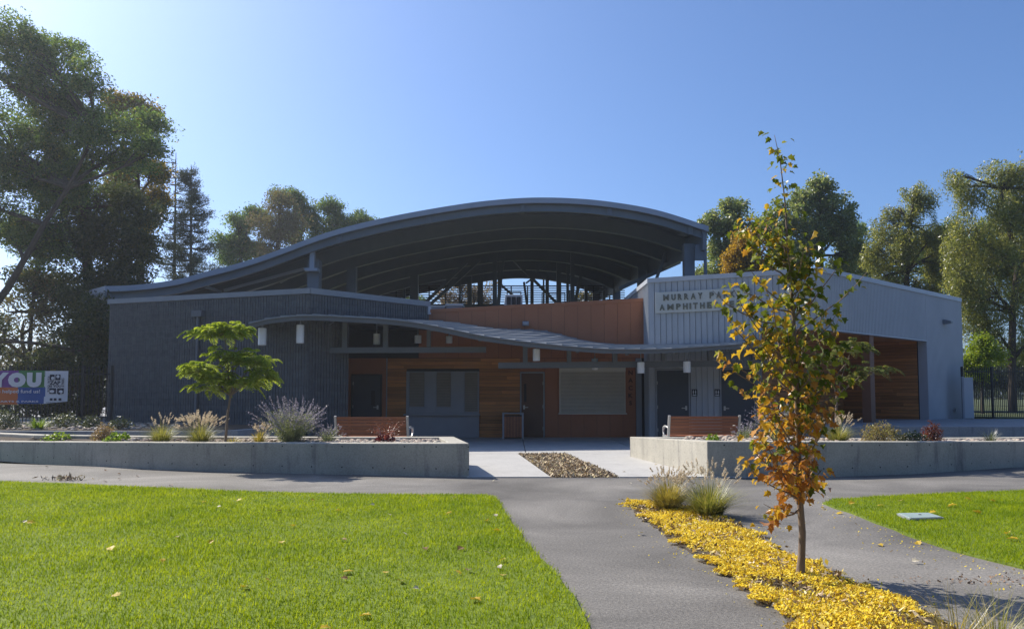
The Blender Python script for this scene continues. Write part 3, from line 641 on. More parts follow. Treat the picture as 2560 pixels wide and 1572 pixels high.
W3 = Wall(xy(p1), xy(p2)); W3.n = -W3.n if W3.n.dot(pB-p1) < 0 else W3.n
planks(W1, 0, W1.L, .0, ZS, rb, h=.13); 
for W in (W2, W3):
    if W.n.dot((pB+p3)/2 - W.p) < 0: W.n = -W.n
    planks(W, 0 if W is W3 else 0, W.L-(.34 if W is W2 else .0), .0, ZS, rb, h=.13)
a_, _ = WB.hit(2186, 950); MB().wbox(WB, a_-.16, a_+.16, .5, ZS-.04, -.35, -.06).build('column', M['post_rust'], rb)
# sign
(sx0, sz1), (sx1, _z) = WA.hit(1638, 731, .09), WA.hit(1874, 715, .09); sz0 = WA.hit(1638, 783, .09)[1]
sg = thing('building_sign', 'long pale sign panel with raised dark capital letters on the grey cladding', 'sign', WA.pt((sx0+sx1)/2, (sz0+sz1)/2, .05))
MB().wbox(WA, sx0, sx1, sz0, sz1, .034, .085).build('panel', M['sign'], sg, bevel=.006)
def spaced(word, W, a, b, z, h, o):
    fac = {'M': 1.35, 'I': .45, ' ': .75, 'A': 1.12}; ws = [fac.get(c, 1.0) for c in word]; tot = sum(ws); x = a
    for c, w in zip(word, ws):
        k = (b-a)*w/tot
        if c != ' ': put_text(c, W, x+k/2, z, o, .3, .03, M['sign_letter'], sg, bold=(.004 if c == 'M' else .010), height=h, width=(k*.66 if c != 'I' else k*.5))
        x += k
zm = (sz0+sz1)/2; sL = sx0 + .16
spaced('MURRAY PARK', WA, sL+.06, sx1-.42, zm+.155, .20, .10); spaced('AMPHITHEATER', WA, sL-.06, sx1-.22, zm-.165, .20, .10)
# restroom placards
for (x, y, lab, skirt) in ((1736, 981.5, 'black restroom placard beside the slate door in full view', False), (1793, 981.5, 'black restroom placard beside the slate door half hidden by the maple', True)):
    a_, z_ = WA.hit(x, y, .05); pl = thing('restroom_sign', lab, 'sign', WA.pt(a_, z_, .04), 'restroom placards')
    MB().wbox(WA, a_-.085, a_+.085, z_-.115, z_+.115, .032, .045).build('plate', M['dark'], pl)
    for k, sk in ((-.035, False), (.035, skirt)):
        mb = MB(); cx = a_+k
        mb.add([WA.pt(cx+.012*math.cos(t), z_+.075+.012*math.sin(t), .048) for t in np.linspace(0, 2*math.pi, 9)[:-1]], [tuple(range(8))])
        if sk: mb.add([WA.pt(cx-.010,z_+.058,.048), WA.pt(cx+.010,z_+.058,.048), WA.pt(cx+.025,z_+.0,.048), WA.pt(cx-.025,z_+.0,.048)], [(0,1,2,3)])
        else: mb.wbox(WA, cx-.016, cx+.016, z_+.0, z_+.058, .045, .048)
        mb.wbox(WA, cx-.012, cx-.002, z_-.045, z_, .045, .048); mb.wbox(WA, cx+.002, cx+.012, z_-.045, z_, .045, .048); mb.build('pictogram', M['white'], pl)
    MB().wbox(WA, a_-.06, a_+.06, z_-.09, z_-.065, .045, .048).build('braille_strip', M['white'], pl)
# small fittings on the walls
def fitting(name, label, cat, W, px, py, w, h, d, m, o=.03, hood=False):
    a_, z_ = W.hit(px, py, o); t = thing(name, label, cat, W.pt(a_, z_, o))
    MB().wbox(W, a_-w/2, a_+w/2, z_-h/2, z_+h/2, o, o+d*.35).build('back_plate', m, t)
    if hood: MB().hexa([W.pt(a_-w*.4,z_-h*.4,o+d),W.pt(a_+w*.4,z_-h*.4,o+d),W.pt(a_+w*.4,z_-h*.45,o+d*.35),W.pt(a_-w*.4,z_-h*.45,o+d*.35)],[W.pt(a_-w*.4,z_+h*.1,o+d),W.pt(a_+w*.4,z_+h*.1,o+d),W.pt(a_+w*.4,z_+h*.45,o+d*.35),W.pt(a_-w*.4,z_+h*.45,o+d*.35)]).build('lamp_head', m, t)
    else: MB().wbox(W, a_-w*.36, a_+w*.36, z_-h*.36, z_+h*.36, o+d*.35, o+d).build('cover', m, t)
    return t
fitting('wall_light', 'small dark wedge light high on the corrugated end wall', 'light', WB, 2360, 805, .26, .17, .28, M['steel'], hood=True)
fitting('outlet_box', 'small grey outlet box low on the corrugated end wall', 'outlet', WB, 2386, 1023, .17, .14, .08, M['trim'])
fitting('wall_light', 'small grey floodlight on the orange wall above the canopy', 'light', WC, 1314, 809, .22, .16, .25, M['trim'], hood=True)
ac = thing('rooftop_unit', 'grey rooftop air conditioner with dark louvres behind the orange parapet', 'air conditioner', (P(1280,750,28.6).x, 28.6, 3.9))
pz = P(1280, 739, 28.6).z; px0, px1 = P(1254,750,28.6).x, P(1306,750,28.6).x
MB().hexa([(px0,28.3,3.9),(px1,28.3,3.9),(px1,29.2,3.9),(px0,29.2,3.9)],[(px0+.14,28.3,pz),(px1,28.3,pz),(px1,29.2,pz),(px0+.14,29.2,pz)]).build('housing', M['hvac'], ac, bevel=.02)
for i in range(3):
    x = px0+.19+i*.18; MB().box(x, x+.15, 28.27, 28.3, pz-.37, pz-.08).build('louvre', M['dark'], ac)
for k, (xa, xb, lab) in enumerate(((1076,1112,'narrow pale roof hatch lying on the roof edge next to the block parapet'), (1116,1156,'wider pale roof hatch lying on the roof behind the orange parapet'))):
    a0, a1 = P(xa,768,28.4), P(xb,764,28.4); h = thing('roof_hatch', lab, 'roof hatch', (a0.x, 28.4, 3.9), 'pale roof hatches')
    MB().box(a0.x, a1.x, 28.3, 29.1, 3.9, a0.z+(.04 if k else 0)).build('curb', M['trim'], h); MB().box(a0.x-.03, a1.x+.03, 28.27, 29.13, a0.z+(.04 if k else 0), a0.z+(.12 if k else .05)).build('lid', M['hvac'], h)

# ------------------------------------------------------------------ entrance canopy
can = thing('entrance_canopy', 'wavy standing seam metal canopy on steel beams over the entrance', 'canopy', P(790, 985, 22.7))
FR = [(622,808,22.6),(665,797,22.6),(728,789,22.65),(790,787,22.7),(870,791,22.75),(960,796,22.8),(1025,803,22.85),(1100,816,22.9),(1211,839,22.9),(1359,858,22.95),(1470,868,23.0),(1515,871,23.0),(1655,871,22.9),(1740,866,22.8),(1830,860,22.6),(1905,853,22.4),(1950,849,22.3)]
def wl(px, z): a_, _ = WL.hit(px, 850, .03); return WL.pt(a_, z, .03)
def wr(t, z): return WR.pt(t, z, .03)
def wa(px, z): a_, _ = WA.hit(px, 850, .06); return WA.pt(a_, z, .06)
BK = [wl(636,3.66), wl(668,3.70), wl(722,3.75), wr(.03,3.78), wr(1.3,3.82), wr(2.6,3.9), wr(3.8,3.98), P(1112,803,26.93), P(1233,821,26.93), P(1363,827,26.93), P(1470,854,26.93), P(1530,861,26.9), wa(1665,3.12), wa(1740,3.1), wa(1830,3.12), wa(1900,3.16), wa(1945,3.2)]
FRp = [P(*f) for f in FR]
def resample(pts, n):
    L = [0]
    for a, b in zip(pts[:-1], pts[1:]): L.append(L[-1] + (b-a).length)
    t = np.linspace(0, L[-1], n); arr = np.array([tuple(p) for p in pts])
    return [Vector((np.interp(x, L, arr[:,0]), np.interp(x, L, arr[:,1]), np.interp(x, L, arr[:,2]))) for x in t], np.array(L)
# smooth both edges together over the front's arc length
Lf = [0]
for a, b in zip(FRp[:-1], FRp[1:]): Lf.append(Lf[-1] + (b-a).length)
def cat_interp(pts, t):
    arr = np.array([tuple(p) for p in pts]); out = []
    for x in t:
        i = min(max(np.searchsorted(Lf, x)-1, 0), len(Lf)-2); h = Lf[i+1]-Lf[i]; u = (x-Lf[i])/h
        m0 = (arr[i+1]-arr[max(i-1,0)])/(Lf[i+1]-Lf[max(i-1,0)])*h; m1 = (arr[min(i+2,len(arr)-1)]-arr[i])/(Lf[min(i+2,len(arr)-1)]-Lf[i])*h
        out.append(Vector((2*u**3-3*u*u+1)*arr[i]+(u**3-2*u*u+u)*m0+(-2*u**3+3*u*u)*arr[i+1]+(u**3-u*u)*m1))
    return out
NP = 32; tt = np.linspace(0, Lf[-1], NP+1); cf = cat_interp(FRp, tt); cb = cat_interp(BK, tt); UPV = Vector((0,0,1))
# seams run askew, from the front edge back towards the right
LC_ = Lf[-1]; SK = 3.2; NV = 5
def csurf(t, v):
    t = min(max(t, 0), LC_); a, b = cat_interp(FRp, [t])[0], cat_interp(BK, [t])[0]; return a.lerp(b, v)
for t0 in np.arange(-SK, LC_, .46):
    t1 = t0+.46; row = []
    for k in range(NV+1):
        v = k/NV; p0, p1 = csurf(t0+SK*v, v), csurf(t1+SK*v, v)
        if k == 0: p0 = p0+Vector((0,-.05,0)); p1 = p1+Vector((0,-.05,0))
        row.append((p0, p1))
    if max((p1-p0).length for p0, p1 in row) < .05: continue
    mb = MB()
    for (a0, a1), (b0, b1) in zip(row[:-1], row[1:]):
        if (a1-a0).length < .01 and (b1-b0).length < .01: continue
        th = UPV*.03; mb.hexa([a0-th, a1-th, b1-th, b0-th], [a0, a1, b1, b0])
        ea = (a1-a0)*.05; eb = (b1-b0)*.05; s_ = UPV*.028
        mb.hexa([a0, a0+ea, b0+eb, b0], [a0+s_, a0+ea+s_, b0+eb+s_, b0+s_])
    mb.build('roof_panel', M['canopy'], can)
fa = MB(); n2 = 96; t2 = np.linspace(0, Lf[-1], n2+1); f2 = cat_interp(FRp, t2); hgt = lambda i: .12 + .012*math.sin(i*.06)
vs = []
for i, p in enumerate(f2):
    q = p + Vector((0, .07, 0)); vs += [p - UPV*.032, p - UPV*(.032+hgt(i)), q - UPV*(.032+hgt(i)), q - UPV*.032]
fa.add(vs, [(i*4+k, (i+1)*4+k, (i+1)*4+(k+1) % 4, i*4+(k+1) % 4) for i in range(n2) for k in range(4)] + [(3,2,1,0), tuple(n2*4+k for k in range(4))])
fa.build('fascia', M['canopy_steel'], can)
for i in range(2, NP, 3):                   # rafters
    MB().bar(cf[i]-UPV*.11+Vector((0,.08,0)), cb[i]-UPV*.11, .09, .15).build('rafter', M['canopy_steel'], can)
def beam(x0, x1, yt0, yt1, d, hpx, name='beam'):
    a_, b_ = P(x0, yt0+hpx/2, d), P(x1, yt1+hpx/2, d); MB().bar(a_, b_, .16, hpx*d/F).build(name, M['canopy_steel'], can)
DB = 24.1
beam(784, 1215, 869, 867, DB, 14); beam(1246, 1960, 906, 900, DB, 15)
for (x0, x1, y0, y1) in ((779,790,815,869),(856,869,812,869),(958,971,816,868),(1067,1077,836,867),(1307,1319,864,906),(1417,1428,874,905),(1531,1543,881,904),(1654,1663,880,903),(1770,1780,876,902),(1880,1890,868,901)):
    a_, b_ = P(x0, y1, DB), P(x1, y0, DB); MB().box(a_.x, b_.x, DB-.07, DB+.07, a_.z, b_.z+.12).build('strut', M['canopy_steel'], can)
for xx, ytop in ((784, 880), (1893, 914)):
    a_ = P(xx, ytop, DB); MB().tube([(a_.x, DB, 0), (a_.x, DB, a_.z)], .085, 12).build('column', M['canopy_steel'], can)
# pendants
labs = ['white drum pendant under the canopy, the leftmost of the row', 'white drum pendant hanging against the dark block wall near the canopy column', 'white drum pendant above the slate door in the orange recess',
 'white drum pendant over the left side of the cedar wall', 'white drum pendant above the ticket windows near the canopy bend', 'white drum pendant above the brown door',
 'white drum pendant crossed by the lower beam above the serving hatch', 'white drum pendant below the beam at the end of the orange wall', 'white drum pendant above the slate restroom door']
for (x, y0, y1, w, d), lab in zip(((656,820,863,20,23.0),(751,812,858,19,23.05),(942,834,861,17,24.6),(1045,838,858,17,25.4),(1123,840,858,16,25.6),(1341,872,902,18,23.6),(1487,896,924,16,24.5),(1602,905,933,18,23.6),(1717,903,931,18,23.5)), labs):
    a_, b_ = P(x, y0, d), P(x, y1, d); r = w/2*d/F; t = thing('pendant_light', lab, 'light', (a_.x, d, b_.z), 'pendant lights under the canopy')
    h = a_.z-b_.z; MB().lathe((a_.x, d, b_.z), [(r*.9,0),(r,.01),(r,h-.01),(r*.9,h)], 18).build('shade', M['lamp'], t)
    MB().lathe((a_.x, d, a_.z), [(r*.25,0),(r*.25,.06)], 10).build('cap', M['trim'], t)
    i = int(np.argmin([abs(p.x-a_.x) for p in cf])); fk = max(0, min(1, (d-cf[i].y)/max(cb[i].y-cf[i].y,.1))); zr_ = cf[i].z*(1-fk)+cb[i].z*fk-.04
    MB().tube([(a_.x, d, a_.z+.05), (a_.x, d, max(zr_, a_.z+.1))], .012, 6).build('stem', M['trim'], t)
    MB().lathe((a_.x, d, max(zr_, a_.z+.1)-.03), [(r*.5,0),(r*.5,.03)], 12).build('ceiling_plate', M['trim'], t)

# ------------------------------------------------------------------ arched pavilion roof
DR = 31.0
AR = [(266.5,717),(313,716),(380,710),(446,700),(513,682),(579.5,665),(646,645),(713,621),(779,596.5),(846,575),(912,558),(979,543),(1058,528),(1163,511),(1240,502),(1329,496.5),(1428,498),(1523,506.5),(1640,527),(1771,567.5)]
AP = [P(x, y, DR) for x, y in AR]; Lf = [0]
for a, b in zip(AP[:-1], AP[1:]): Lf.append(Lf[-1] + (b-a).length)
NA = 90; arc = cat_interp(AP, np.linspace(0, Lf[-1], NA+1))
def rx(x, d):
    r = x - .14*(d-DR)*max(0, (x+2)/9.8)
    if x < -13.6: r -= 1.8*min(1, (d-DR)/1.7)*min(1, (-13.6-x)/2.3)
    return r
def rp(i, d, dz=0.0): p = arc[i]; return Vector((rx(p.x, d), d, p.z+dz))
ax = np.array([p.x for p in arc]); az_ = np.array([p.z for p in arc])
def roof_z(x, d): return float(np.interp(x, [rx(v, d) for v in ax], az_))
pav = thing('pavilion_roof', 'big grey steel arched roof sweeping over the stage behind the buildings', 'roof structure', (ax[0], DR, 0))
def strip(name, m, sec, dz_ds, d0=None):       # sweep a section [(d, dz)...] along the arch
    n = len(sec); vs = [rp(i, d, dz) for i in range(NA+1) for d, dz in sec]
    fs = [(i*n+k, (i+1)*n+k, (i+1)*n+(k+1) % n, i*n+(k+1) % n) for i in range(NA) for k in range(n)] + [tuple(reversed(range(n))), tuple(NA*n+k for k in range(n))]
    return MB().add(vs, fs).build(name, m, pav)
DE = 48.2
strip('fascia', M['fascia'], [(DR-.03,.03),(DR-.03,-.19),(DR+.04,-.19),(DR+.04,.03)], 0)
# deck with ribs running away from the viewer
vs = []; fs = []; NS = NA*4
fine = [(ax[0]*(1-t)+ax[-1]*t) for t in np.linspace(0, 1, NS*2)]
dl = [DR+.05, 32.8, 36, 40, 44, DE]; cols = []
for k, x in enumerate(fine):
    o = -.10 if (k//2) % 2 else -.15; z = float(np.interp(x, ax, az_)); cols.append([(rx(x, d), d, z+o) for d in dl])
m_ = len(dl); vs = [v for c in cols for v in c]
fs = [(k*m_+j, (k+1)*m_+j, (k+1)*m_+j+1, k*m_+j+1) for k in range(len(cols)-1) for j in range(m_-1)]
MB().add(vs, fs).build('deck', M['deck'], pav)
strip('roof_sheet', M['fascia'], [(DR+.05,.02),(DR+.05,-.06),(DE,-.06),(DE,.02)], 0)
def girder(d, top, h, wfl, name='arched_girder'):
    return strip(name, M['steel'], [(d-wfl,-top),(d-wfl,-top-.03),(d-.012,-top-.03),(d-.012,-top-h+.03),(d-wfl,-top-h+.03),(d-wfl,-top-h),(d+wfl,-top-h),(d+wfl,-top-h+.03),(d+.012,-top-h+.03),(d+.012,-top-.03),(d+wfl,-top-.03),(d+wfl,-top)], 0)
girder(DR+.2, .16, .34, .08, 'edge_beam')
for d in (33.0, 35.4, 38.1, 41.2, 44.4, 47.6): girder(d, .14, .62, .13)
# the low left-hand eave runs on past the front corner
e0, e1 = P(266.5, 717, DR), P(209, 731, 32.7); e0.y -= .03
for dz, hh, m_n, nm in ((-.08, .22, 'fascia', 'eave_fascia'), (-.33, .27, 'steel', 'eave_channel')):
    MB().bar(e0+Vector((0,0,dz)), e1+Vector((0,0,dz)), .07, hh).build(nm, M[m_n], pav)
MB().hexa([e0+Vector((0,.04,-.11)), (e0.x,47,e0.z-.11), (e1.x,47,e1.z-.11), e1+Vector((0,.04,-.11))], [e0+Vector((0,.04,.01)), (e0.x,47,e0.z+.01), (e1.x,47,e1.z+.01), e1+Vector((0,.04,.01))]).build('eave_wing', M['deck'], pav)
def arc_i(x): return int(np.argmin(np.abs(ax-x)))
for px in (846, 1070, 1307, 1525, 1727):
    x = P(px, 600, DR+.1).x; z = float(np.interp(x, ax, az_)); mb = MB().box(x-.10, x+.10, DR+.10, DR+.18, z-.50, z-.20)
    for zz in np.linspace(z-.46, z-.24, 5):
        for xx in (x-.06, x+.06): mb.lathe((xx, DR+.09, zz), [(.018,-.012),(.018,.012)], 6)
    mb.build('splice_plate', M['steel'], pav)
    MB().hexa([(x-.16,DR+.3,z-.50),(x-.04,DR+.3,z-.50),(x-.04,31.9,z-.44),(x-.16,31.9,z-.44)],[(x-.3,DR+.2,z-.40),(x+.10,DR+.2,z-.40),(x+.10,32.2,z-.30),(x-.3,32.2,z-.30)]).build('knee_bracket', M['deck'], pav)
# columns
for px, d, w in ((786, 31.9, .48), (1722, 31.9, .42), (1036, 41.2, .42), (1604, 38.1, .4), (1541, 44.4, .4), (1490, 47.6, .4), (880, 35.4, .4)):
    x = P(px, 700, d).x; zt = roof_z(x, d)-.7; MB().box(x-w/2, x+w/2, d-w/2, d+w/2, 0, zt).build('column', M['steel'], pav)
x = P(781, 650, 31.4).x; z0, z1 = P(781, 671, 31.4).z, P(781, 617, 31.4).z
MB().box(x-.09, x+.09, 31.3, 31.5, z0-.02, z1+.25).build('stub_post', M['fascia'], pav); MB().box(x-.28, x+.24, 31.25, 31.75, z0-.12, z0).build('cap_plate', M['fascia'], pav)
# right-hand corner screen and eave beam
a_, b_ = P(1737, 620, 31.4), P(1766, 650, 31.4); zt = P(1737, 612, 31.4).z
MB().box(a_.x, b_.x, 31.35, 31.45, b_.z-.02, zt).build('side_panel', M['steel'], pav)
q0, q1 = P(1760, 650, 31.4), P(1767, 690, 31.4); MB().box(q0.x, q1.x, 31.33, 31.47, 0, zt+.3).build('corner_post', M['steel'], pav)
for d0, d1 in zip((DR+.1, 33, 35.4, 38.1, 41.2, 44.4), (33, 35.4, 38.1, 41.2, 44.4, 47.6)):
    MB().bar(rp(NA, d0, -.50)-Vector((.12,0,0)), rp(NA, d1, -.50)-Vector((.12,0,0)), .14, .82).build('eave_beam', M['steel'], pav)
    MB().bar(rp(0, d0, -.4)+Vector((.2,0,0)), rp(0, d1, -.4)+Vector((.2,0,0)), .14, .3).build('eave_beam', M['steel'], pav)
for px0, y0, d0, px1, y1, d1 in ((560,726,32.4,760,672,32.4),(700,706,34.5,775,664,34.5),(513,716,31.7,552,730,33)):
    MB().bar(P(px0,y0,d0), P(px1,y1,d1), .1, .1).build('brace', M['fascia'], pav)
# pipe struts and lighting trusses under the roof
for (x0, y0, x1, y1, d, r) in ((1167,655,1052,768,41,.10),(1199,650,1068,768,41,.10),(1263,628,1402,768,42,.09),(1265,600,1243,770,43,.09),(1471,600,1435,770,43,.10),(1262,612,1247,770,40,.06),(1237,596,1237,770,40,.14),(1247,600,1247,770,43,.08),(1431,590,1431,770,40,.13),(1419,640,1419,770,44,.09),(1397,630,1397,770,42,.16),(1368,690,1368,770,44,.12),(1359,700,1359,770,44,.06),(1330,690,1330,770,45,.12),(1205,660,1205,770,45,.08),(1174,690,1174,770,45,.16),(1198,690,1198,770,45,.12),(1252,712,1290,745,44,.08),(1310,705,1318,768,45,.08),(1315,708,1332,695,45,.06),(1664,632,1640,700,35,.08),(1485,735,1515,720,44,.08),(1547,722,1700,655,36,.10),(1010,690,1010,770,46,.1),(1150,690,1150,768,46,.07),(1465,715,1465,770,46,.12),(1510,700,1510,770,46,.1),(1340,680,1372,655,42,.05)):
    p, q = P(x0, y0, d), P(x1, y1, d)
    MB().bar(p, q, r*1.6, r*1.6, (0,1,0)).build('strut', M['steel'], pav)
# raised seating behind the stage, with its guard rail
gs = thing('grandstand', 'raised back rows with dark guard rails seen under the arched roof', 'grandstand', (0, 46.5, 0))
zf = P(1280, 760, 46).z
MB().box(P(930,760,46).x, P(1570,760,46).x, 46, 49, zf-.5, zf).build('deck', M['steel'], gs)
for k in range(8):
    x = P(930,760,46).x + .5 + k*1.95; MB().box(x-.12, x+.12, 46.3, 46.6, 0, zf-.5).build('leg', M['steel'], gs)
for k in range(8):
    y = 715 + k*5.6; a_, b_ = P(945 if k else 1015, y, 46.1), P(1562, y, 46.1); MB().tube([a_, b_], .03 if k else .04, 6).build('rail', M['fence'], gs)
for px in list(range(950, 1565, 41)):
    a_ = P(px, 716, 46.15); MB().bar(a_, (a_.x, 46.15, zf), .07, .07, (0,1,0)).build('rail_post', M['fence'], gs)
for px0, px1, yt in ((1268,1302,730),(1355,1412,733),(1424,1440,725),(1150,1185,731)):
    a_, b_ = P(px0, yt, 45.2), P(px1, yt, 45.2); MB().tube([(a_.x,45.2,zf-.4), a_, b_, (b_.x,45.2,zf-.4)], .04, 6).build('hand_rail', M['fence'], gs)

# ------------------------------------------------------------------ fences
def fence(label, p, q, z0, z1, pitch, posts, rails=(.12, .88)):
    W = Wall(p, q); root = thing('picket_fence', label, 'fence', (p[0], p[1], z0))
    pk = MB().box(-.011, .011, -.011, .011, 0, z1-z0); pk.add([(-.011,-.011,z1-z0),(.011,-.011,z1-z0),(.011,.011,z1-z0),(-.011,.011,z1-z0),(0,0,z1-z0+.05)],[(0,1,4),(1,2,4),(2,3,4),(3,0,4)])
    me = pk.mesh('picket'); me.materials.append(M['fence']); n = int(W.L/pitch)
    for i in range(n+1):
        o = bpy.data.objects.new('picket', me); col.objects.link(o); o.parent = root; o.location = W.pt(i*pitch, z0, 0) - Vector((p[0], p[1], z0)); o.rotation_euler = (0, 0, random.gauss(0, .02))
    for r in rails:
        z = z0 + (z1-z0)*r; MB().wbox(W, 0, W.L, z-.02, z+.02, -.02, .02).build('rail', M['fence'], root)
    for s in posts: MB().wbox(W, s-.035, s+.035, z0-.1, z1+.06, -.036, .036).build('post', M['fence'], root)
    return W, root
fp, fq = P(-170, 1040, 26), P(272, 1040, 26.2)
WF, fL = fence('black metal picket fence carrying the colourful banner beside the block building', xy(fp), xy(fq), .5, 2.4, .118, (.1, 2.5, 4.9, 5.85))
fp2, fq2 = P(2406, 1040, 30), P(2760, 1040, 30.5)
WF2, fR = fence('black metal picket fence beyond the corrugated end wall', xy(fp2), xy(fq2), .62, 2.5, .075, (.05, 1.25, 3.65), (.1, .93))
gp = thing('gate_panel', 'narrow grey metal gate panel at the end of the corrugated wall', 'gate', P(2420, 1050, 29.8))
a_, b_ = P(2409, 1046, 29.8), P(2431, 943, 29.8)
MB().box(a_.x+.03, b_.x, 29.77, 29.81, .58, b_.z).build('sheet', M['metal_lite'], gp); MB().box(a_.x-.04, a_.x+.03, 29.75, 29.83, .56, b_.z+.03).build('post', M['trim'], gp)

# banner: printed vinyl, slightly wavy
bn = thing('banner', 'purple green orange and blue banner with white panel tied to the black fence', 'banner', WF.pt(2.5, 1.3, .03))
def bz(px, py): return WF.hit(px, py, .05)
def bpatch(x0, x1, y0, y1, m, name, o=.05, sag=0):
    (s0, z1), (s1, z0) = bz(x0, y0), bz(x1, y1); n = 14; vs = []
    for i in range(n+1):
        s = s0+(s1-s0)*i/n; w = .012*math.sin(s*5.0)+.008*math.sin(s*11)
        zb_ = z0 - (sag*(1 - i/n) if sag else 0)
        for k in range(4): vs.append(WF.pt(s, z1+(zb_-z1)*k/3, o+w+.006*math.sin(k*2+s*7)))
    MB().add(vs, [(i*4+k, i*4+k+1, (i+1)*4+k+1, (i+1)*4+k) for i in range(n) for k in range(3)]).build(name, m, bn, smooth=True)
bpatch(-110,46,926,968,M['purple'],'cloth_panel'); bpatch(46,112,926,968,M['green'],'cloth_panel'); bpatch(-110,44,968,1011,M['orange_print'],'cloth_panel'); bpatch(44,112,968,1009,M['blue'],'cloth_panel'); bpatch(112,168,927,1003,M['white'],'cloth_panel',.05,.08)
def btext(t, x0, x1, y0, y1, m, o=.078, bold=.0, rot=0):
    (s0, z1), (s1, z0) = bz(x0, y0), bz(x1, y1); wd, hh = s1-s0, z1-z0
    if rot: wd, hh = hh, wd
    put_text(t, WF, (s0+s1)/2, (z0+z1)/2, o, .3, .002, m, bn, 'print', bold, rot, 1.0, wd, hh)
btext('Y',-22,22,931,968,M['white'],bold=.02); btext('O',22,65,931,968,M['white'],bold=.03); btext('U',69,104,931,968,M['white'],bold=.03)
btext("'ve helped fund us!",-14,101,973,985,M['white'],bold=.004); btext('ZOO, ARTS & PARKS',-40,97,1001,1006,M['white'],bold=.006)
btext('ZAP',125,152,952,961,M['ink'],bold=.012); btext('IS YOU',125,154,962,968,M['ink'],bold=.01); btext('zoo arts',120,124,940,980,M['ink'],rot=math.pi/2); btext('& PARKS',155,161,945,967,M['ink'],rot=math.pi/2,bold=.004); btext('www.zap',116,140,1005,1008,M['ink'],bold=.003)
def bblock(x0, x1, y0, y1, m, o=.08):
    (s0, z1), (s1, z0) = bz(x0, y0), bz(x1, y1); MB().wbox(WF, s0, s1, z0, z1, o-.004, o).build('print', m, bn)
def bdisc(x, y, r, m, o=.083, sy=1.0):
    s, z = bz(x, y); rr = r*26/F; MB().add([WF.pt(s+rr*math.cos(t), z+rr*sy*math.sin(t), o) for t in np.linspace(0, 2*math.pi, 17)[:-1]], [tuple(range(16))]).build('print', m, bn)
bblock(126,137,936,950,M['ink']); bblock(140,152,936,950,M['ink']); bblock(125,141,970,984,M['ink']); bblock(144,160,970,984,M['ink'])
bdisc(133,945,4,M['white']); bdisc(146,941,4,M['white']); bdisc(131,978,6,M['white'],sy=.6); bdisc(153,979,5,M['white'],sy=.8); bdisc(149,983,3,M['ink'],.086)
for x in (129, 139, 151): bblock(x-3.2, x+3.2, 995, 1001, M['ink'])

# ------------------------------------------------------------------ benches, bin, valve lid
def bench(label, c, rz):
    t = thing('park_bench', label, 'bench', c, 'slatted benches behind the planters'); ORG[t.name] = Vector((0,0,0)); W2_ = .915
    lean = lambda z: -.11*(z-.42)/.5
    for k in range(6):
        z = .475 + k*.079; y = lean(z)
        MB().hexa([(-W2_+.05,y-.018,z),(W2_-.05,y-.018,z),(W2_-.05,y+.018,z),(-W2_+.05,y+.018,z)],[(-W2_+.05,y-.034,z+.068),(W2_-.05,y-.034,z+.068),(W2_-.05,y+.002,z+.068),(-W2_+.05,y+.002,z+.068)]).build('back_slat', M['ipe'], t)
    for k in range(6):
        y = .06 + k*.075; MB().box(-W2_+.05, W2_-.05, y, y+.062, .415, .445).build('seat_slat', M['ipe'], t)
    for s in (-1, 1):
        x = s*(W2_-.015)
        mb = MB(); mb.bar((x, .0, .40), (x, lean(.95)-.02, .96), .055, .06, (0,1,0)); mb.bar((x, .02, .40), (x, .55, .42), .05, .06); mb.build('end_frame', M['alu'], t)
        for (y0, y1) in ((.02, -.06), (.50, .56)): MB().bar((x, y0, .40), (x, y1, 0.024), .05, .055, (0,1,0)).build('leg', M['alu'], t)
        pts = [(x, -.05, .62), (x, .12, .665), (x, .34, .67), (x, .50, .645), (x, .565, .58), (x, .555, .50), (x, .48, .445)]
        MB().tube(pts, [.02,.026,.03,.03,.028,.024,.02], 8).build('armrest', M['alu'], t)
    t.rotation_euler = (0, 0, rz); return t
c = P(931, 1060, 19.4); bench('slatted red-brown bench beside the purple sage', (c.x, c.y, 0), R(-4))
c = P(1758, 1060, 20.0); bench('slatted red-brown bench behind the sunlit planter corner', (c.x, c.y, 0), R(2))
c = P(1282, 1060, 26.0); lb = thing('litter_bin', 'square wood slatted litter bin with metal corners before the brown door', 'litter bin', (c.x, 26.2, 0))
x0, x1 = P(1256,1060,26).x, P(1309,1060,26).x; h = P(1282,1034,26).z; cx = (x0+x1)/2; w = (x1-x0)/2
MB().box(cx-w+.05, cx+w-.05, 26.25-w+.05, 26.25+w-.05, .05, h-.06).build('liner', M['dark'], lb)
for i in range(4):
    a = math.pi/2*i; ca, sa = round(math.cos(a)), round(math.sin(a))
    mb = MB(); px_, py_ = cx+(w-.03)*(1 if i in (0,3) else -1), 26.25+(w-.03)*(1 if i in (0,1) else -1); mb.box(px_-.03, px_+.03, py_-.03, py_+.03, .022, h); mb.build('corner_post', M['trim'], lb)
    for k in range(6):
        u = -w+.10+k*(2*w-.2)/5; bx_, by_ = (cx+u, 26.25-ca*(w-.03)) if ca else (cx-sa*(w-.03), 26.25+u)
        MB().box(bx_-.042, bx_+.042, by_-.012, by_+.012, .08, h-.08).build('slat', M['ipe'], lb) if ca else MB().box(bx_-.012, bx_+.012, by_-.042, by_+.042, .08, h-.08).build('slat', M['ipe'], lb)
MB().prism([(cx-w,26.25-w),(cx+w,26.25-w),(cx+w,26.25+w),(cx-w,26.25+w)], h-.001, h+.03).build('rim', M['trim'], lb); MB().lathe((cx,26.25,h+.03), [(.16,0),(.13,.012)], 16).build('opening_ring', M['dark'], lb)
vl = thing('valve_box', 'flat pale green valve box lid set in the small lawn', 'valve box', G(2300, 1298))
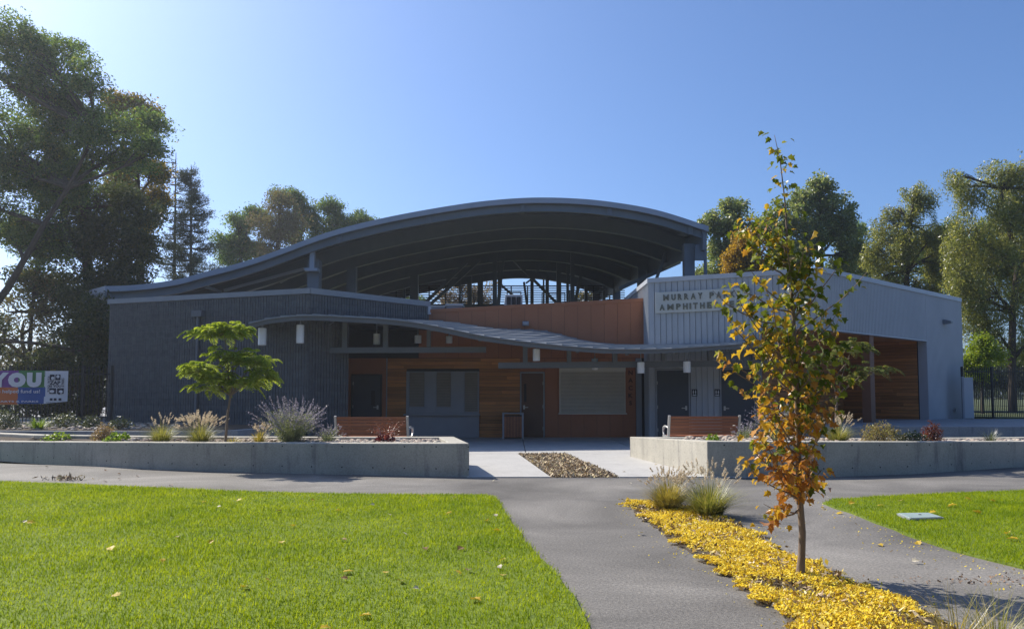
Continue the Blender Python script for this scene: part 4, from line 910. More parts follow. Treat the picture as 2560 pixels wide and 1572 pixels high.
v0 = [G(2246,1292), G(2322,1291), G(2356,1302), G(2276,1305)]
MB().prism([xy(p) for p in (v0[3], v0[2], v0[1], v0[0])], .02, .052).build('lid', M['lid'], vl, bevel=.006)
cv = (v0[0]+v0[2])/2; MB().prism([xy(cv+(p-cv)*1.08) for p in (v0[3], v0[2], v0[1], v0[0])], .015, .044).build('collar', M['trim'], vl); MB().lathe((cv.x, cv.y, .052), [(.02,0),(.016,.006)], 8).build('bolt', M['dark'], vl)

# ------------------------------------------------------------------ plants
def blades(B, D, h, lean, w, seg=4, curl=1.6):
    """curved tapering strips: base points, horizontal directions, heights, outward reach, widths"""
    n = len(B); S = np.column_stack([-D[:,1], D[:,0], np.zeros(n)]); lv = []
    for k in range(seg+1):
        t = k/seg; p = B + D*(lean*t**curl)[:,None]; p = p.copy(); p[:,2] += h*(1-(1-t)**1.5*.0)*t*(1-.28*t*(lean/np.maximum(h,.01)).clip(0,1.5))
        ww = (w*(1-t**1.5*.92))[:,None]; lv += [p-S*ww, p+S*ww]
    V = np.stack(lv, 1).reshape(-1, 3); m = 2*(seg+1); k0 = np.arange(n)[:,None]*m
    Fa = np.concatenate([k0+np.array([2*k, 2*k+1, 2*k+3, 2*k+2]) for k in range(seg)], 0); return V, Fa
def hdirs(n): a = rng.uniform(0, 2*np.pi, n); return np.column_stack([np.cos(a), np.sin(a), np.zeros(n)])
def fountain_grass(label, base, r, h, nb=420, npl=0, m='grass', pm='plume', plume=(.09, .014), upright=.5, group=None, bw=.0045):
    t = thing('fountain_grass', label, 'grass', base, group); b = np.array(base); D = hdirs(nb)
    B = b + D*(r*.34*np.sqrt(rng.random(nb)))[:,None]; B[:,2] = b[2]-.02
    hh = h*rng.uniform(.5, 1.0, nb); ln = r*rng.uniform(.15, 1.35, nb)*(1.25-upright*.5)
    V, Fa = blades(B, unit(D+.25*rng.normal(size=(nb,3))*[1,1,0]), hh, ln, np.full(nb, bw)*rng.uniform(.7,1.3,nb)); np_build('blades', V, Fa, LF[m], t)
    if npl:
        D = hdirs(npl); B = b + D*(r*.2*rng.random(npl))[:,None]; hp = h*rng.uniform(.85, 1.25, npl); lp = r*rng.uniform(.1, .85, npl)
        V, Fa = blades(B, D, hp, lp, np.full(npl, .003), 4, 1.7); np_build('stalks', V, Fa, LF[m], t)
        Vs, Fs, k = [], [], 0
        tips = V.reshape(npl, -1, 3); tip, pre = tips[:,-2], tips[:,-4]; ax_ = unit(tip-pre)
        for i in range(npl):
            L, rr = plume[0]*rng.uniform(.7,1.2), plume[1]; q = 46; tt_ = rng.random(q)
            c_ = tip[i] + ax_[i]*(tt_[:,None]-.25)*L; out = rand_dirs(q); A = unit(ax_[i]*.8+out*.9); Bv = unit(np.cross(A, rand_dirs(q)))
            v, f = diamonds(c_ + A*rr*.6, A, Bv, np.full((q,1), rr*2.6)*(1-.5*np.abs(tt_[:,None]-.45)), np.full((q,1), .006)); Vs.append(v); Fs.append(f+k); k += len(v)
        np_build('plumes', np.concatenate(Vs), np.concatenate(Fs), LF[pm], t)
    return t
def shrub(label, base, r, h, n, size, m, name='shrub', cat='shrub', twigs=24, ratio=.5, flat=0, bark='bark', stemmy=0.0, up=0.0):
    t = thing(name, label, cat, base); b = np.array(base)
    tb = MB(); tips = []
    for i in range(twigs):
        a = random.uniform(0, 6.283); e = random.uniform(.15, 1)**.6; rr = r*math.sqrt(1-(e*.85)**2)*random.uniform(.5, .95)
        tip = (b[0]+rr*math.cos(a), b[1]+rr*math.sin(a), b[2]+h*e*random.uniform(.7,.98)); tips.append(tip)
        md = (b[0]+rr*.35*math.cos(a), b[1]+rr*.35*math.sin(a), b[2]+h*e*.45); tb.tube([(b[0]+.03*math.cos(a), b[1]+.03*math.sin(a), b[2]-.05), md, tip], [.009,.006,.003], 4)
    tb.build('stems', M[bark], t)
    d = rand_dirs(n); d[:,2] = np.abs(d[:,2]); rad = (.45+.55*rng.random((n,1))**.5)*(1+.13*np.sin(d[:,:1]*9+base[0])+.1*np.sin(d[:,1:2]*13+base[1]*3)); C = b + d*rad*[r, r, h]
    if stemmy: tp = np.array(tips); k = rng.integers(0, len(tp), n); C = C*(1-stemmy) + (b+(tp[k]-b)*rng.uniform(.35,1.1,(n,1))+rng.normal(0,size*.9,(n,3)))*stemmy
    V, Fa = leaf_quads(C, size, .4, ratio, -up, flat); np_build('foliage', V, Fa, LF[m], t); return t
def sage(label, base, r, h, ns, nleaf, group='russian sage plants'):
    t = thing('russian_sage', label, 'sage', base, group); b = np.array(base); D = hdirs(ns); B = b + D*(r*.3*rng.random(ns))[:,None]; hh = h*rng.uniform(.5,1,ns)**.9; ln = r*rng.uniform(.05,1.25,ns)
    V, Fa = blades(B, D, hh, ln, np.full(ns,.0035), 6, 1.25); np_build('stems', V, Fa, LF['sage'], t)
    L = V.reshape(ns, 7, 2, 3).mean(2); q = nleaf; i = rng.integers(0, ns, q); u = rng.uniform(.05,.72,q)*6; k = u.astype(int); fr_ = (u-k)[:,None]
    C = L[i,k]*(1-fr_)+L[i,np.minimum(k+1,6)]*fr_ + rng.normal(0,.03,(q,3)); V2, F2 = leaf_quads(C, .04, .4, .28, -.4); np_build('foliage', V2, F2, LF['sage'], t)
    q = nleaf; i = rng.integers(0, ns, q); u = rng.uniform(.52,1.0,q)*6; k = np.minimum(u.astype(int),5); fr_ = (u-k)[:,None]
    C = L[i,k]*(1-fr_)+L[i,k+1]*fr_ + rng.normal(0,.009,(q,3)); V3, F3 = leaf_quads(C, .022, .4, .6); np_build('flowers', V3, F3, LF['lavender'], t); return t
def soil(px, d, z=.50): p = P(px, 1000, d); return (p.x, d, z)
flx = [1280+F*p[0]/p[1] for p in fl]; frx = [1280+F*p[0]/p[1] for p in fr]
def bed(px, back, right=False):          # a spot in a planter, so far behind its front face
    run, xs_ = (fr, frx) if right else (fl, flx); y = float(np.interp(px, xs_, [p[1] for p in run])); z = float(np.interp(px, xs_, [p[2] for p in run]))
    d = y + .36 + back; return (P(px, 1000, d).x, d, z-.07)
shrub('grey-green upright bush at the end of the banner on the rocky terrace', soil(18,21.2,.56), .34, .52, 1500, .07, 'rosemary', ratio=.22, up=.7)
fountain_grass('bright green strappy clump on the rocky terrace under the banner', soil(98,20.9,.56), .36, .42, 140, 0, 'leafy', bw=.012)
shrub('dim low bush in the building shade below the white banner panel', soil(165,22.2,.56), .5, .42, 900, .06, 'rosemary')
shrub('small dim bush at the foot of the dark block corner', soil(232,22.2,.56), .26, .34, 500, .06, 'rosemary')
shrub('dim leafy bush in the shade behind the round tan bush', soil(303,21.0,.56), .32, .32, 600, .06, 'rosemary')
shrub('low spreading leafy plant at the front of the long planter, farthest from the walk', bed(152,.45), .34, .22, 420, .075, 'leafy', twigs=14)
shrub('round tan and mauve bush in the long planter', bed(262,.5), .25, .40, 1900, .035, 'mauve')
shrub('low spreading leafy plant beside the round tan bush', bed(298,.35), .32, .22, 420, .075, 'leafy', twigs=14)
fountain_grass('green fountain grass clump with few plumes in the long planter', bed(407,.45), .40, .50, 520, 26, upright=.5)
fountain_grass('fountain grass full of pale plumes beside the feathery young tree', bed(503,.5), .46, .50, 520, 95, plume=(.11,.018))
fountain_grass('low yellowish grass at the foot of the feathery young tree', bed(583,.6), .26, .20, 260, 0, 'grass_gold')
sage('large purple russian sage between the feathery tree and the bench', bed(728,.75), .68, 1.02, 120, 7500)
sage('short greyish sage sprawling before the end of the bench', bed(820,.9), .34, .42, 34, 900)
fountain_grass('small tan grass tuft at the foot of the large sage', bed(651,.35), .22, .34, 260, 30, 'grass_gold', plume=(.07,.014))
hw = thing('heuchera', 'dark wine leaved plant with thin red stalks before the bench', 'plant', bed(965,.9)); b = np.array(bed(965,.9))
n = 240; d = rand_dirs(n); d[:,2] = np.abs(d[:,2]); V, Fa = leaf_quads(b+d*rng.random((n,1))**.5*[.26,.2,.16], .07, .3, .85, 0, .8); np_build('foliage', V, Fa, LF['wine'], hw)
D = hdirs(46); V, Fa = blades(b+D*.08, D, rng.uniform(.25,.5,46), rng.uniform(.05,.32,46), np.full(46,.0025), 5); np_build('stalks', V, Fa, LF['wine'], hw)
L = V.reshape(46,6,2,3).mean(2); C = L[rng.integers(0,46,700), rng.integers(3,6,700)]+rng.normal(0,.03,(700,3)); V, Fa = leaf_quads(C, .016, .3, .7); np_build('flowers', V, Fa, LF['red'], hw)
# right-hand planter
shrub('small bright green plant below the right-hand bench', bed(1780,.3,True), .15, .17, 160, .07, 'leafy', twigs=8)
sage('russian sage behind the turning maple', bed(1945,1.2,True), .55, .90, 80, 3000)
sage('thin short sage beside the second bench end', bed(1862,1.6,True), .3, .40, 22, 500)
fountain_grass('fountain grass at the foot of the staked mimosa', bed(2092,.7,True), .42, .46, 460, 44, plume=(.10,.016))
shrub('tan and green bush in the planter before the cedar porch', bed(2200,.5,True), .38, .40, 2100, .05, 'tan', ratio=.3, up=.5)
shrub('low dark green bush between the tan bush and the red bush', bed(2278,.5,True), .30, .22, 700, .05, 'rosemary')
shrub('small round red bush on a short stem in the planter', bed(2328,.35,True), .20, .42, 1500, .035, 'red', up=.4)
fountain_grass('sparse grey-green spiky plant near the far end of the planter', bed(2472,.5,True), .28, .36, 120, 0, 'rosemary', bw=.004)
rocks(right_planter, [(x-.25, 15.9) if k == 0 else v for k, (x, v) in enumerate([(P(2370,1000,16).x, 0), (0, (P(2430,1000,16).x, 15.9)), (0, (P(2430,1000,16.4).x, 16.4)), (0, (P(2370,1000,16.4).x, 16.4))])], lambda q: np.full(len(q), .48), 30, .06, .11, 'river_rocks')
# foreground strip
g1, g2 = G(1672,1275), G(1772,1290)
fountain_grass('golden fountain grass at the tip of the leafy strip', (g1.x, g1.y, .01), .36, .44, 1100, 110, 'grass_gold', plume=(.06,.010), upright=.7)
fountain_grass('green and tan fountain grass with tall pale plumes on the leafy strip', (g2.x, g2.y, .01), .44, .53, 900, 46, 'grass', plume=(.10,.014), upright=.55)
for px, py, lab in ((2400,1600,'thin dry grass at the near end of the leafy strip'), (2490,1590,'loose green and tan grass at the bottom corner of the picture')):
    g = G(px, py); fountain_grass(lab, (g.x, g.y, .01), .42, .40, 110, 0, 'grass_gold' if px < 2450 else 'grass', bw=.0022)

# ------------------------------------------------------------------ feathery young trees
def frond_set(bases, dirs, length):
    """bipinnate leaves: an arching rachis with pairs of narrow pinnae"""
    Vs, Fs, k = [], [], 0
    for b, d, L in zip(bases, dirs, length):
        d = unit(d); side = unit(np.cross(d, [0,0,1.])); up = np.cross(side, d); n = 9
        for j in range(n):
            t = .18 + .82*j/(n-1); p = b + d*L*t + np.array([0,0,-1.])*L*.62*t*t + up*L*.10*math.sin(t*3)
            dn = unit(d + np.array([0,0,-1.])*1.15*t); pl = L*.42*math.sin(math.pi*(.16+.80*t)**.9)+.02
            for s in (-1, 1):
                a = unit(side*s*.9 + dn*.55 + np.array([0,0,-.28]) + rng.normal(0,.08,3)); w = unit(np.cross(a, up))*.014 + up*.004
                v = np.array([p, p+a*pl*.3+w, p+a*pl*.72+w*.9, p+a*pl+np.array([0,0,-.01]), p+a*pl*.72-w*.9, p+a*pl*.3-w]); Vs.append(v); Fs.append(np.arange(6)+k); k += 6
    return np.concatenate(Vs), np.array(Fs)
def mimosa(label, trunk, forks, lobes, n, Lr, m, stake=None):
    t = thing('mimosa_tree', label, 'tree', tuple(trunk[0])); mb = MB(); mb.tube(trunk, [.028,.024,.021], 8); bs, ds, Ls = [], [], []
    tip0 = np.array(trunk[-1])
    for (c, r, wgt) in lobes:
        c = np.array(c); r = np.array(r)
        mid_ = tip0*.55+c*.45+np.array([0,0,.05]); mb.tube([tuple(tip0-[0,0,.03]), tuple(mid_), tuple(c)], [.016,.011,.006], 6)
        for q in range(int(n*wgt)):
            d = rand_dirs(1)[0]; d[2] = d[2]*.6+.15; p = c + d*r*rng.uniform(.15,.75); out = unit(np.array([d[0], d[1], .25+.3*rng.random()])+rng.normal(0,.25,3)); bs.append(p); ds.append(out); Ls.append(rng.uniform(*Lr))
            if q % 6 == 0: mb.tube([tuple(c), tuple(c*.4+p*.6+np.array([0,0,.02])), tuple(p)], [.007,.005,.003], 4)
    mb.build('trunk', M['bark_pale'], t); V, Fa = frond_set(bs, ds, Ls); np_build('crown', V, Fa, LF[m], t)
    return t
d = 15.7; e = lambda px, py, dd=15.7: tuple(P(px, py, dd))
sc = d/F
def lob(px, py, rxp, ryp, w, dd=15.7, dy=.35): return (e(px, py, dd), (rxp*dd/F, dy, ryp*dd/F), w)
mimosa('feathery bright green young mimosa tree in front of the dark block wall', [(e(563,1095)[0], d, .42), e(569,1035), e(577,985)], None,
    [lob(560,835,58,40,.15), lob(520,832,52,36,.10), lob(590,826,34,32,.08), lob(495,928,54,46,.16), lob(548,950,54,48,.14), lob(640,905,50,46,.15), lob(655,945,44,44,.12), lob(595,900,55,44,.10), lob(560,890,50,40,.08), lob(605,960,50,36,.10), lob(520,972,48,34,.08)], 420, (.18,.30), 'mimosa')
d2 = 16.2
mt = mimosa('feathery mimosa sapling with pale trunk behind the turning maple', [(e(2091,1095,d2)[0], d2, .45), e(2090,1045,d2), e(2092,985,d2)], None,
    [lob(2130,870,70,40,.3,d2), lob(2180,930,60,40,.25,d2), lob(2060,900,60,40,.2,d2), lob(2110,950,60,34,.25,d2)], 130, (.18,.30), 'mimosa_shade_tint')

# ------------------------------------------------------------------ trees behind
def curve_pts(a, b, bend, n=5):
    a, b = Vector(a), Vector(b); L = (b-a).length; off = Vector((random.gauss(0,1), random.gauss(0,1), abs(random.gauss(0,.6))))*L*bend
    return [a.lerp(b, t/n) + off*math.sin(math.pi*t/n) for t in range(n+1)]
def tree(name, label, base, d, lobes, nleaf, size, m, trunk_px, tr=.28, cl=26, sig=.42, ratio=.5, droop=.2, bark='bark', limb_r=.05, group=None, cat='tree', shell=.42, twig=7, strand=0.0, fill=.58):
    """lobes: (px, py, rx_px, ry_px, depth offset); trunk_px: [(px, py)...] from base up"""
    z0 = base[2]; t = thing(name, label, cat, base, group)
    tp = [Vector(base)] + [P(x, y, d) for x, y in trunk_px]; mb = MB()
    mb.tube(tp, [tr*(1-.62*i/(len(tp)-1)) for i in range(len(tp))], 9)
    LC = []; R_ = []; area = []
    for (px, py, rxp, ryp, dd) in lobes:
        dk = d+dd; c = P(px, py, dk); r = (rxp*dk/F, .5*(rxp+ryp)*dk/F*.85, ryp*dk/F); LC.append(c); R_.append(r); area.append((r[0]*r[2])**.75 + .1)
    area = np.array(area)/sum(area); Cs = []
    for c, r, a in zip(LC, R_, area):
        src = min(tp[1:] if len(tp) > 1 else tp, key=lambda q: (q-c).length + (3 if q.z > c.z+.3 else 0)); lp = curve_pts(src, c, .06)
        rr = limb_r*(.5+1.2*min(1.2, r[0])); mb.tube(lp, [rr*(1-.7*i/5)+.012 for i in range(6)], 6)
        nc = max(9, int(cl*1.7*len(lobes)*a)); ns_ = 10; sub = np.array(c) + rand_dirs(ns_)*rng.uniform(.35,1.0,(ns_,1))*np.array(r); dv = rand_dirs(nc); si = rng.integers(0, ns_, nc); q = sub[si] + dv*rng.random((nc,1))**.5*np.array(r)*rng.uniform(fill*.6,fill*1.1,(ns_,1))[si]; Cs.append((q, nc, a))
        for k in range(min(twig, nc)): mb.tube(curve_pts(lp[3], q[k], .08, 3), [rr*.3+.01, rr*.2+.008, .012, .006], 4)
    mb.build('trunk', M[bark], t)
    allC = np.concatenate([q for q, _, _ in Cs]); 
    i = rng.integers(0, len(allC), nleaf); sg_ = sig*rng.uniform(.5,1.25,(len(allC),1)); off = rand_dirs(nleaf)*(rng.random((nleaf,1))**.5)*1.35*sg_[i]*[1,1,.72]
    if strand:
        k = rng.random((nleaf,1)); off = off*[.55,.55,.4] + np.column_stack([np.zeros((nleaf,2)), -k*strand])
    C = allC[i] + off; C = C[C[:,2] > z0+.15]
    V, Fa = leaf_quads(C, size, .4, ratio, droop); np_build('crown', V, Fa, LF[m], t); return t
def base_at(px, d, z=0.0): return (P(px, 1000, d).x, d, z)
# left-hand group
tree('elm_tree', 'tall green tree with a bare leaning limb at the edge of the picture', base_at(-90,31,.5), 31,
  [(40,75,60,40,0),(120,140,90,55,1),(210,190,55,45,-1),(60,215,100,60,0),(180,275,90,55,1),(-60,160,90,90,0),(-90,330,90,90,1),(60,330,80,50,2),(250,330,80,45,0),(160,390,90,40,2),(60,450,90,50,1),(-60,500,80,60,0),(340,330,70,50,1),(390,380,45,40,0),(60,550,70,45,1),(130,480,70,40,1),(30,600,60,40,1),(110,610,70,40,1),(150,330,70,50,1),(110,260,70,50,1),(200,420,70,40,1),(20,390,70,50,1),(280,400,70,45,1),(90,150,60,50,0)], 125000, .115, 'elm',
  [(-40,800),(20,720),(60,650),(110,560),(170,470),(240,330)], .17, 22, .50, .5, .25, fill=.75)
tree('dark_tree', 'dense dark tree mass rising behind the banner fence', base_at(230,34,.5), 34,
  [(120,470,100,60,0),(220,500,110,70,1),(320,520,70,60,0),(150,600,110,70,-1),(270,620,110,70,0),(350,640,70,50,1),(130,720,90,60,0),(240,740,100,70,-1),(330,720,60,50,0),(210,840,90,70,-1),(280,850,60,60,-1)], 75000, .14, 'elm_dark', [(228,850),(225,740),(215,620),(205,520)], .36, 24, .55)
tree('turning_tree', 'tree with golden leaves high beside the dark tree', base_at(350,38,0), 38,
  [(310,270,55,34,0),(365,300,50,34,0),(340,420,60,36,0),(390,440,34,30,0),(300,470,60,40,1),(400,500,34,34,1),(360,560,55,40,0)], 27500, .14, 'elm_gold', [(352,800),(350,620),(345,500),(340,380)], .26, 24, .45)
tree('shade_tree', 'sparse brown-leaved tree beyond the fence at the picture edge', base_at(70,33,.5), 33,
  [(90,720,40,50,0),(60,800,60,45,0),(110,860,45,40,0),(20,880,60,40,0),(130,780,35,40,0),(95,660,22,30,0),(20,780,50,36,0),(-30,830,60,50,0),(50,930,60,40,0)], 7200, .12, 'brown', [(72,900),(80,780),(92,650)], .12, 20, .4)
tree('shade_tree', 'dark understorey tree crowding the fence beside the block corner', base_at(200,30,.5), 30,
  [(180,880,60,60,0),(240,800,50,60,0),(250,900,40,60,0),(120,930,60,40,0),(30,940,60,40,0),(-40,860,60,80,0),(200,960,70,45,0),(40,1000,80,36,0),(150,1005,80,36,0),(240,1000,40,36,0)], 30000, .13, 'elm_dark', [(200,960),(205,880)], .14, 22, .45)
def pine(label, base, d, top, px_half, n_wh, nn, lean=0.0, bare=0.0):
    t = thing('pine_tree', label, 'tree', base, 'pines behind the roof'); topP = P(*top, d); b = Vector(base); mb = MB(); mb.tube([b, b.lerp(topP,.5), topP], [.16,.09,.015], 8); Cs = []; As = []
    H = topP.z-b.z
    for w in range(n_wh):
        f = .18 + .80*(w+.3*random.random())/n_wh; z = b.z+H*f; Rm = px_half*d/F*(1-f)**.75*(.55+.6*random.random())+.25
        for k in range(5):
            a = random.uniform(0, 6.283); c = b.lerp(topP, f); L = Rm*random.uniform(.6,1.1); tip = c + Vector((math.cos(a)*L, math.sin(a)*L, L*random.uniform(-.05,.30)))
            md = c.lerp(tip,.55)-Vector((0,0,L*.08)); mb.tube([c, md, tip], [.035,.022,.008], 4)
            if random.random() < bare*(f): continue
            m_ = int(nn*(.35+L)); u = rng.uniform(.28,1.05,m_)[:,None]; p = np.array(c)*(1-u)+np.array(tip)*u + rng.normal(0,.11,(m_,3)); p[:,2] += .05; Cs.append(p)
            dd = np.array(tip-c); As.append(unit(dd*.5/L + rng.normal(0,.6,(m_,3)) + [0,0,.35]))
    mb.build('trunk', M['bark_grey'], t); C = np.concatenate(Cs); A = np.concatenate(As); B = unit(np.cross(A, rand_dirs(len(A)))); V, Fa = diamonds(C, A, B, np.full((len(C),1),.19), np.full((len(C),1),.028)); np_build('crown', V, Fa, LF['pine'], t)
pine('slim half bare pine beside the golden tree', base_at(432,40), 40, (440,382), 105, 30, 40, bare=.8)
pine('fuller dark pine standing before the gap in the trees', base_at(478,39), 39, (478,412), 135, 36, 130)
# middle group beyond the arched roof
gm = 'trees beyond the arched roof'
tree('park_tree', 'green rounded tree nearest the pines behind the arched roof', base_at(600,58), 58, [(590,600,36,30,0),(605,555,40,24,0),(640,540,30,20,0),(580,640,30,30,0),(620,620,40,30,0)], 20000, .17, 'elm', [(600,800),(602,640)], .3, 26, .55, group=gm)
tree('park_tree', 'brownish thin tree in the middle of the group behind the arched roof', base_at(690,56), 56, [(700,510,38,26,0),(690,560,55,36,0),(670,610,60,30,0),(725,560,40,40,0),(700,640,60,30,0)], 17000, .15, 'brown', [(692,800),(694,620),(700,520)], .28, 26, .55, group=gm)
tree('park_tree', 'taller green tree behind the brownish tree', base_at(735,60), 60, [(735,495,34,22,0),(760,530,30,26,0),(745,575,36,30,0),(700,492,24,16,0),(780,560,24,24,0)], 16250, .16, 'elm', [(735,800),(738,560),(736,500)], .28, 26, .5, group=gm)
tree('park_tree', 'two lobed green tree just above the rising roof edge', base_at(850,60), 60, [(830,515,26,24,0),(840,555,36,26,0),(895,545,36,20,0),(920,560,26,16,0),(868,575,40,24,0),(810,590,30,30,0)], 18750, .16, 'elm', [(850,800),(845,590),(835,530)], .26, 26, .5, group=gm)
tree('park_tree', 'rusty brown tree seen through the gap under the arched roof', base_at(1150,80), 80, [(1150,735,45,36,0),(1110,760,40,40,0),(1200,750,40,36,0),(1160,790,70,50,0)], 12000, .2, 'mauve', [(1150,900),(1150,760)], .3, 26, .7, group=gm)
tree('park_tree', 'small far evergreen seen through the railings', base_at(1465,90), 90, [(1465,740,12,16,0),(1490,745,14,16,0),(1440,755,12,14,0),(1470,770,44,18,0)], 6250, .2, 'elm_gold', [(1465,900),(1465,760)], .2, 22, .5, group=gm)
tree('park_tree', 'far green tree seen at the left end of the railings', base_at(1000,85), 85, [(990,745,34,20,0),(1030,760,30,20,0),(960,760,30,22,0)], 6250, .2, 'elm', [(1000,900),(1000,770)], .2, 24, .6, group=gm)
# right-hand group
gr = 'trees behind the grey building'
tree('poplar_tree', 'narrow poplar close beside the end of the arched roof', base_at(1815,46), 46, [(1830,520,30,26,0),(1795,560,36,34,0),(1835,575,36,40,0),(1800,630,38,44,0),(1835,650,30,40,0),(1790,690,36,40,0),(1770,560,16,20,0)], 19000, .15, 'poplar', [(1812,800),(1815,640),(1825,540)], .24, 26, .42, .7, .1, group=gr, fill=.7)
tree('poplar_tree', 'tall dark topped poplar rising directly behind the turning maple', base_at(2050,47), 47, [(2055,470,34,26,0),(2080,520,40,36,0),(2020,510,50,36,0),(1960,560,60,44,0),(2050,580,70,50,0),(2110,570,30,44,0),(1900,580,40,40,0),(2000,640,80,50,0),(2110,640,50,50,0),(2060,690,70,40,0)], 44000, .15, 'poplar', [(2050,800),(2050,640),(2052,520)], .34, 24, .48, .7, .1, group=gr, fill=.7)
tree('maple_tree', 'small orange-gold tree peeking over the grey parapet', base_at(1865,40), 40, [(1865,605,42,24,0),(1840,645,34,34,0),(1890,650,40,40,0),(1850,680,36,28,0)], 13000, .12, 'gold', [(1865,800),(1865,680)], .2, 26, .34, .75, .1, group=gr)
tree('willow_tree', 'olive willow standing above the sloping corrugated parapet', base_at(2265,42,.5), 42, [(2290,470,30,22,0),(2320,500,32,30,0),(2250,520,44,34,0),(2220,570,46,40,0),(2300,570,60,44,0),(2250,640,70,50,0),(2330,640,36,50,0),(2210,690,44,40,0),(2290,700,60,40,0),(2340,710,40,50,0),(2190,620,30,40,0),(2350,580,30,40,0),(2270,590,60,50,2),(2300,760,60,40,2),(2200,750,40,40,2)], 52000, .15, 'willow', [(2265,820),(2268,680),(2275,560)], .2, 24, .48, .28, .7, group=gr, strand=.8, fill=.75)
tree('willow_tree', 'largest willow with a forked trunk at the right edge above the fence', base_at(2532,38,.55), 38, [(2395,440,36,22,0),(2430,465,34,24,0),(2500,430,46,30,0),(2560,420,50,40,0),(2480,520,70,50,0),(2570,520,70,60,0),(2420,580,60,50,0),(2500,620,80,60,0),(2600,640,70,70,0),(2390,680,50,50,0),(2470,720,80,50,0),(2560,740,70,50,0),(2420,770,50,50,0),(2480,820,50,36,0),(2600,820,60,60,0),(2640,480,60,60,0),(2530,580,70,60,2),(2450,640,60,50,2),(2540,680,70,50,2),(2520,480,50,40,2),(2400,620,40,50,2)], 84000, .15, 'willow', [(2530,900),(2532,780),(2545,660),(2520,560),(2500,470)], .2, 24, .55, .28, .8, group=gr, strand=1.0, fill=.75)
tree('shade_tree', 'dark tree filling the gap between poplar and willow', base_at(2160,52), 52, [(2150,600,40,40,0),(2140,660,40,50,0),(2180,700,50,40,0),(2370,600,30,50,0),(2360,690,40,50,0),(2400,640,50,60,0),(2420,730,60,60,0),(2480,600,60,60,0),(2550,700,60,70,0),(2300,650,60,60,0)], 42000, .16, 'elm', [(2160,820),(2160,680)], .26, 24, .5, group=gr)
tree('lime_bush', 'bright lime green bush behind the black fence', base_at(2455,36,.6), 36, [(2440,880,30,26,0),(2480,890,36,28,0),(2420,910,26,26,0),(2460,925,40,30,0),(2455,850,20,16,0)], 13000, .10, 'lime', [(2455,960),(2455,900)], .06, 26, .28, .6, cat='bush')
tree('shade_tree', 'dim green tree far behind the fence at the right edge', base_at(2600,60), 60, [(2600,900,80,60,0),(2500,930,60,40,0),(2440,960,60,40,0),(2560,960,80,40,0)], 15000, .2, 'elm_dark', [(2600,960)], .2, 24, .7)
# unseen leaf belt added behind the viewer to hold back sky fill
q = np.column_stack([rng.uniform(-60,60,30000), rng.uniform(-34,-16,30000), 1.5+14*rng.beta(2,1.6,30000)]); q[:,2] += 2.0*np.sin(q[:,0]*.35)+1.5*np.sin(q[:,0]*.9+q[:,1]*.3)
V, Fa = leaf_quads(q, .75, .4, .7); tag(np_build('sky_block_belt', V, Fa, LF['elm_dark']), 'unseen belt of leaves added behind the viewer to block sky light', 'wood', kind='stuff')
# a far wood closes the view
q = np.column_stack([rng.uniform(-170,170,26000), rng.uniform(130,160,26000), rng.gamma(2.2,2.0,26000).clip(0,9)]); V, Fa = leaf_quads(q, 1.1, .4, .7)
tag(np_build('far_wood', V, Fa, LF['elm_dark']), 'far dark wood along the park edge', 'wood', kind='stuff')

# ------------------------------------------------------------------ the turning young maple in the strip
gb = G(2000, 1443); DM = gb.y
TR = [(2000,1443),(2004,1390),(2006,1330),(1999,1240),(1996,1150),(1994,1040),(1990,930),(1984,800),(1974,680),(1968,590),(1962,500),(1950,400),(1936,338)]
tw = [P(x, y, DM) for x, y in TR]; tw[0] = Vector((gb.x, gb.y, 0)); trad = [.040,.030,.028,.026,.024,.021,.018,.015,.011,.008,.006,.004,.002]
ym = thing('young_maple', 'slim young maple with green gold and rust leaves on the yellow strip', 'tree', (gb.x, gb.y, 0))
smt = []
for a in range(len(tw)-1):
    for k in range(4): smt.append((tw[a].lerp(tw[a+1], k/4), trad[a]+(trad[a+1]-trad[a])*k/4))
smt.append((tw[-1], trad[-1])); smt[0] = (smt[0][0]-Vector((0,0,.03)), .05)
MB().tube([p for p, _ in smt], [r for _, r in smt], 10).build('trunk', M['bark_pale'], ym, smooth=True)
tz = np.array([p.z for p, _ in smt]); txyz = np.array([tuple(p) for p, _ in smt])
def trunk_at(z): return np.array([np.interp(z, tz, txyz[:,k]) for k in range(3)])
ENV = [(345,12,12),(420,24,30),(500,34,40),(560,110,45),(620,90,80),(680,110,100),(730,165,110),(780,165,130),(830,140,150),(880,160,140),(930,180,150),(980,130,150),(1020,130,130),(1070,120,90),(1120,125,75),(1170,110,70),(1205,100,70),(1230,60,20),(1290,95,10),(1310,60,5)]
ey = np.array([e_[0] for e_ in ENV]); el = np.array([e_[1] for e_ in ENV]); er = np.array([e_[2] for e_ in ENV]); kpx = DM/F
LVS = []; brs = []
def grow(py, az, reach, rise):
    tip_z = P(1980, py, DM).z; L = reach*kpx; st = trunk_at(max(tip_z - rise*L, P(1980,1250,DM).z if py < 1240 else tip_z-.1)); end = trunk_at(tip_z) + np.array([math.cos(az)*L, math.sin(az)*L, 0]); end[2] = tip_z
    pts = [st + (end-st)*t + np.array([0,0,-.10*L*math.sin(math.pi*t)])+rng.normal(0,.012,3)*(t > 0) for t in np.linspace(0,1,6)]
    brs.append(pts); return pts
def leaves_on(pts, n, t0=.2, sp=.045):
    for _ in range(n):
        t = t0+(1.03-t0)*rng.random()**.8; i = min(int(t*5), 4); p = pts[i]+(pts[i+1]-pts[i])*(t*5-i); LVS.append(p+rng.normal(0,sp,3)*[1,1,.9])
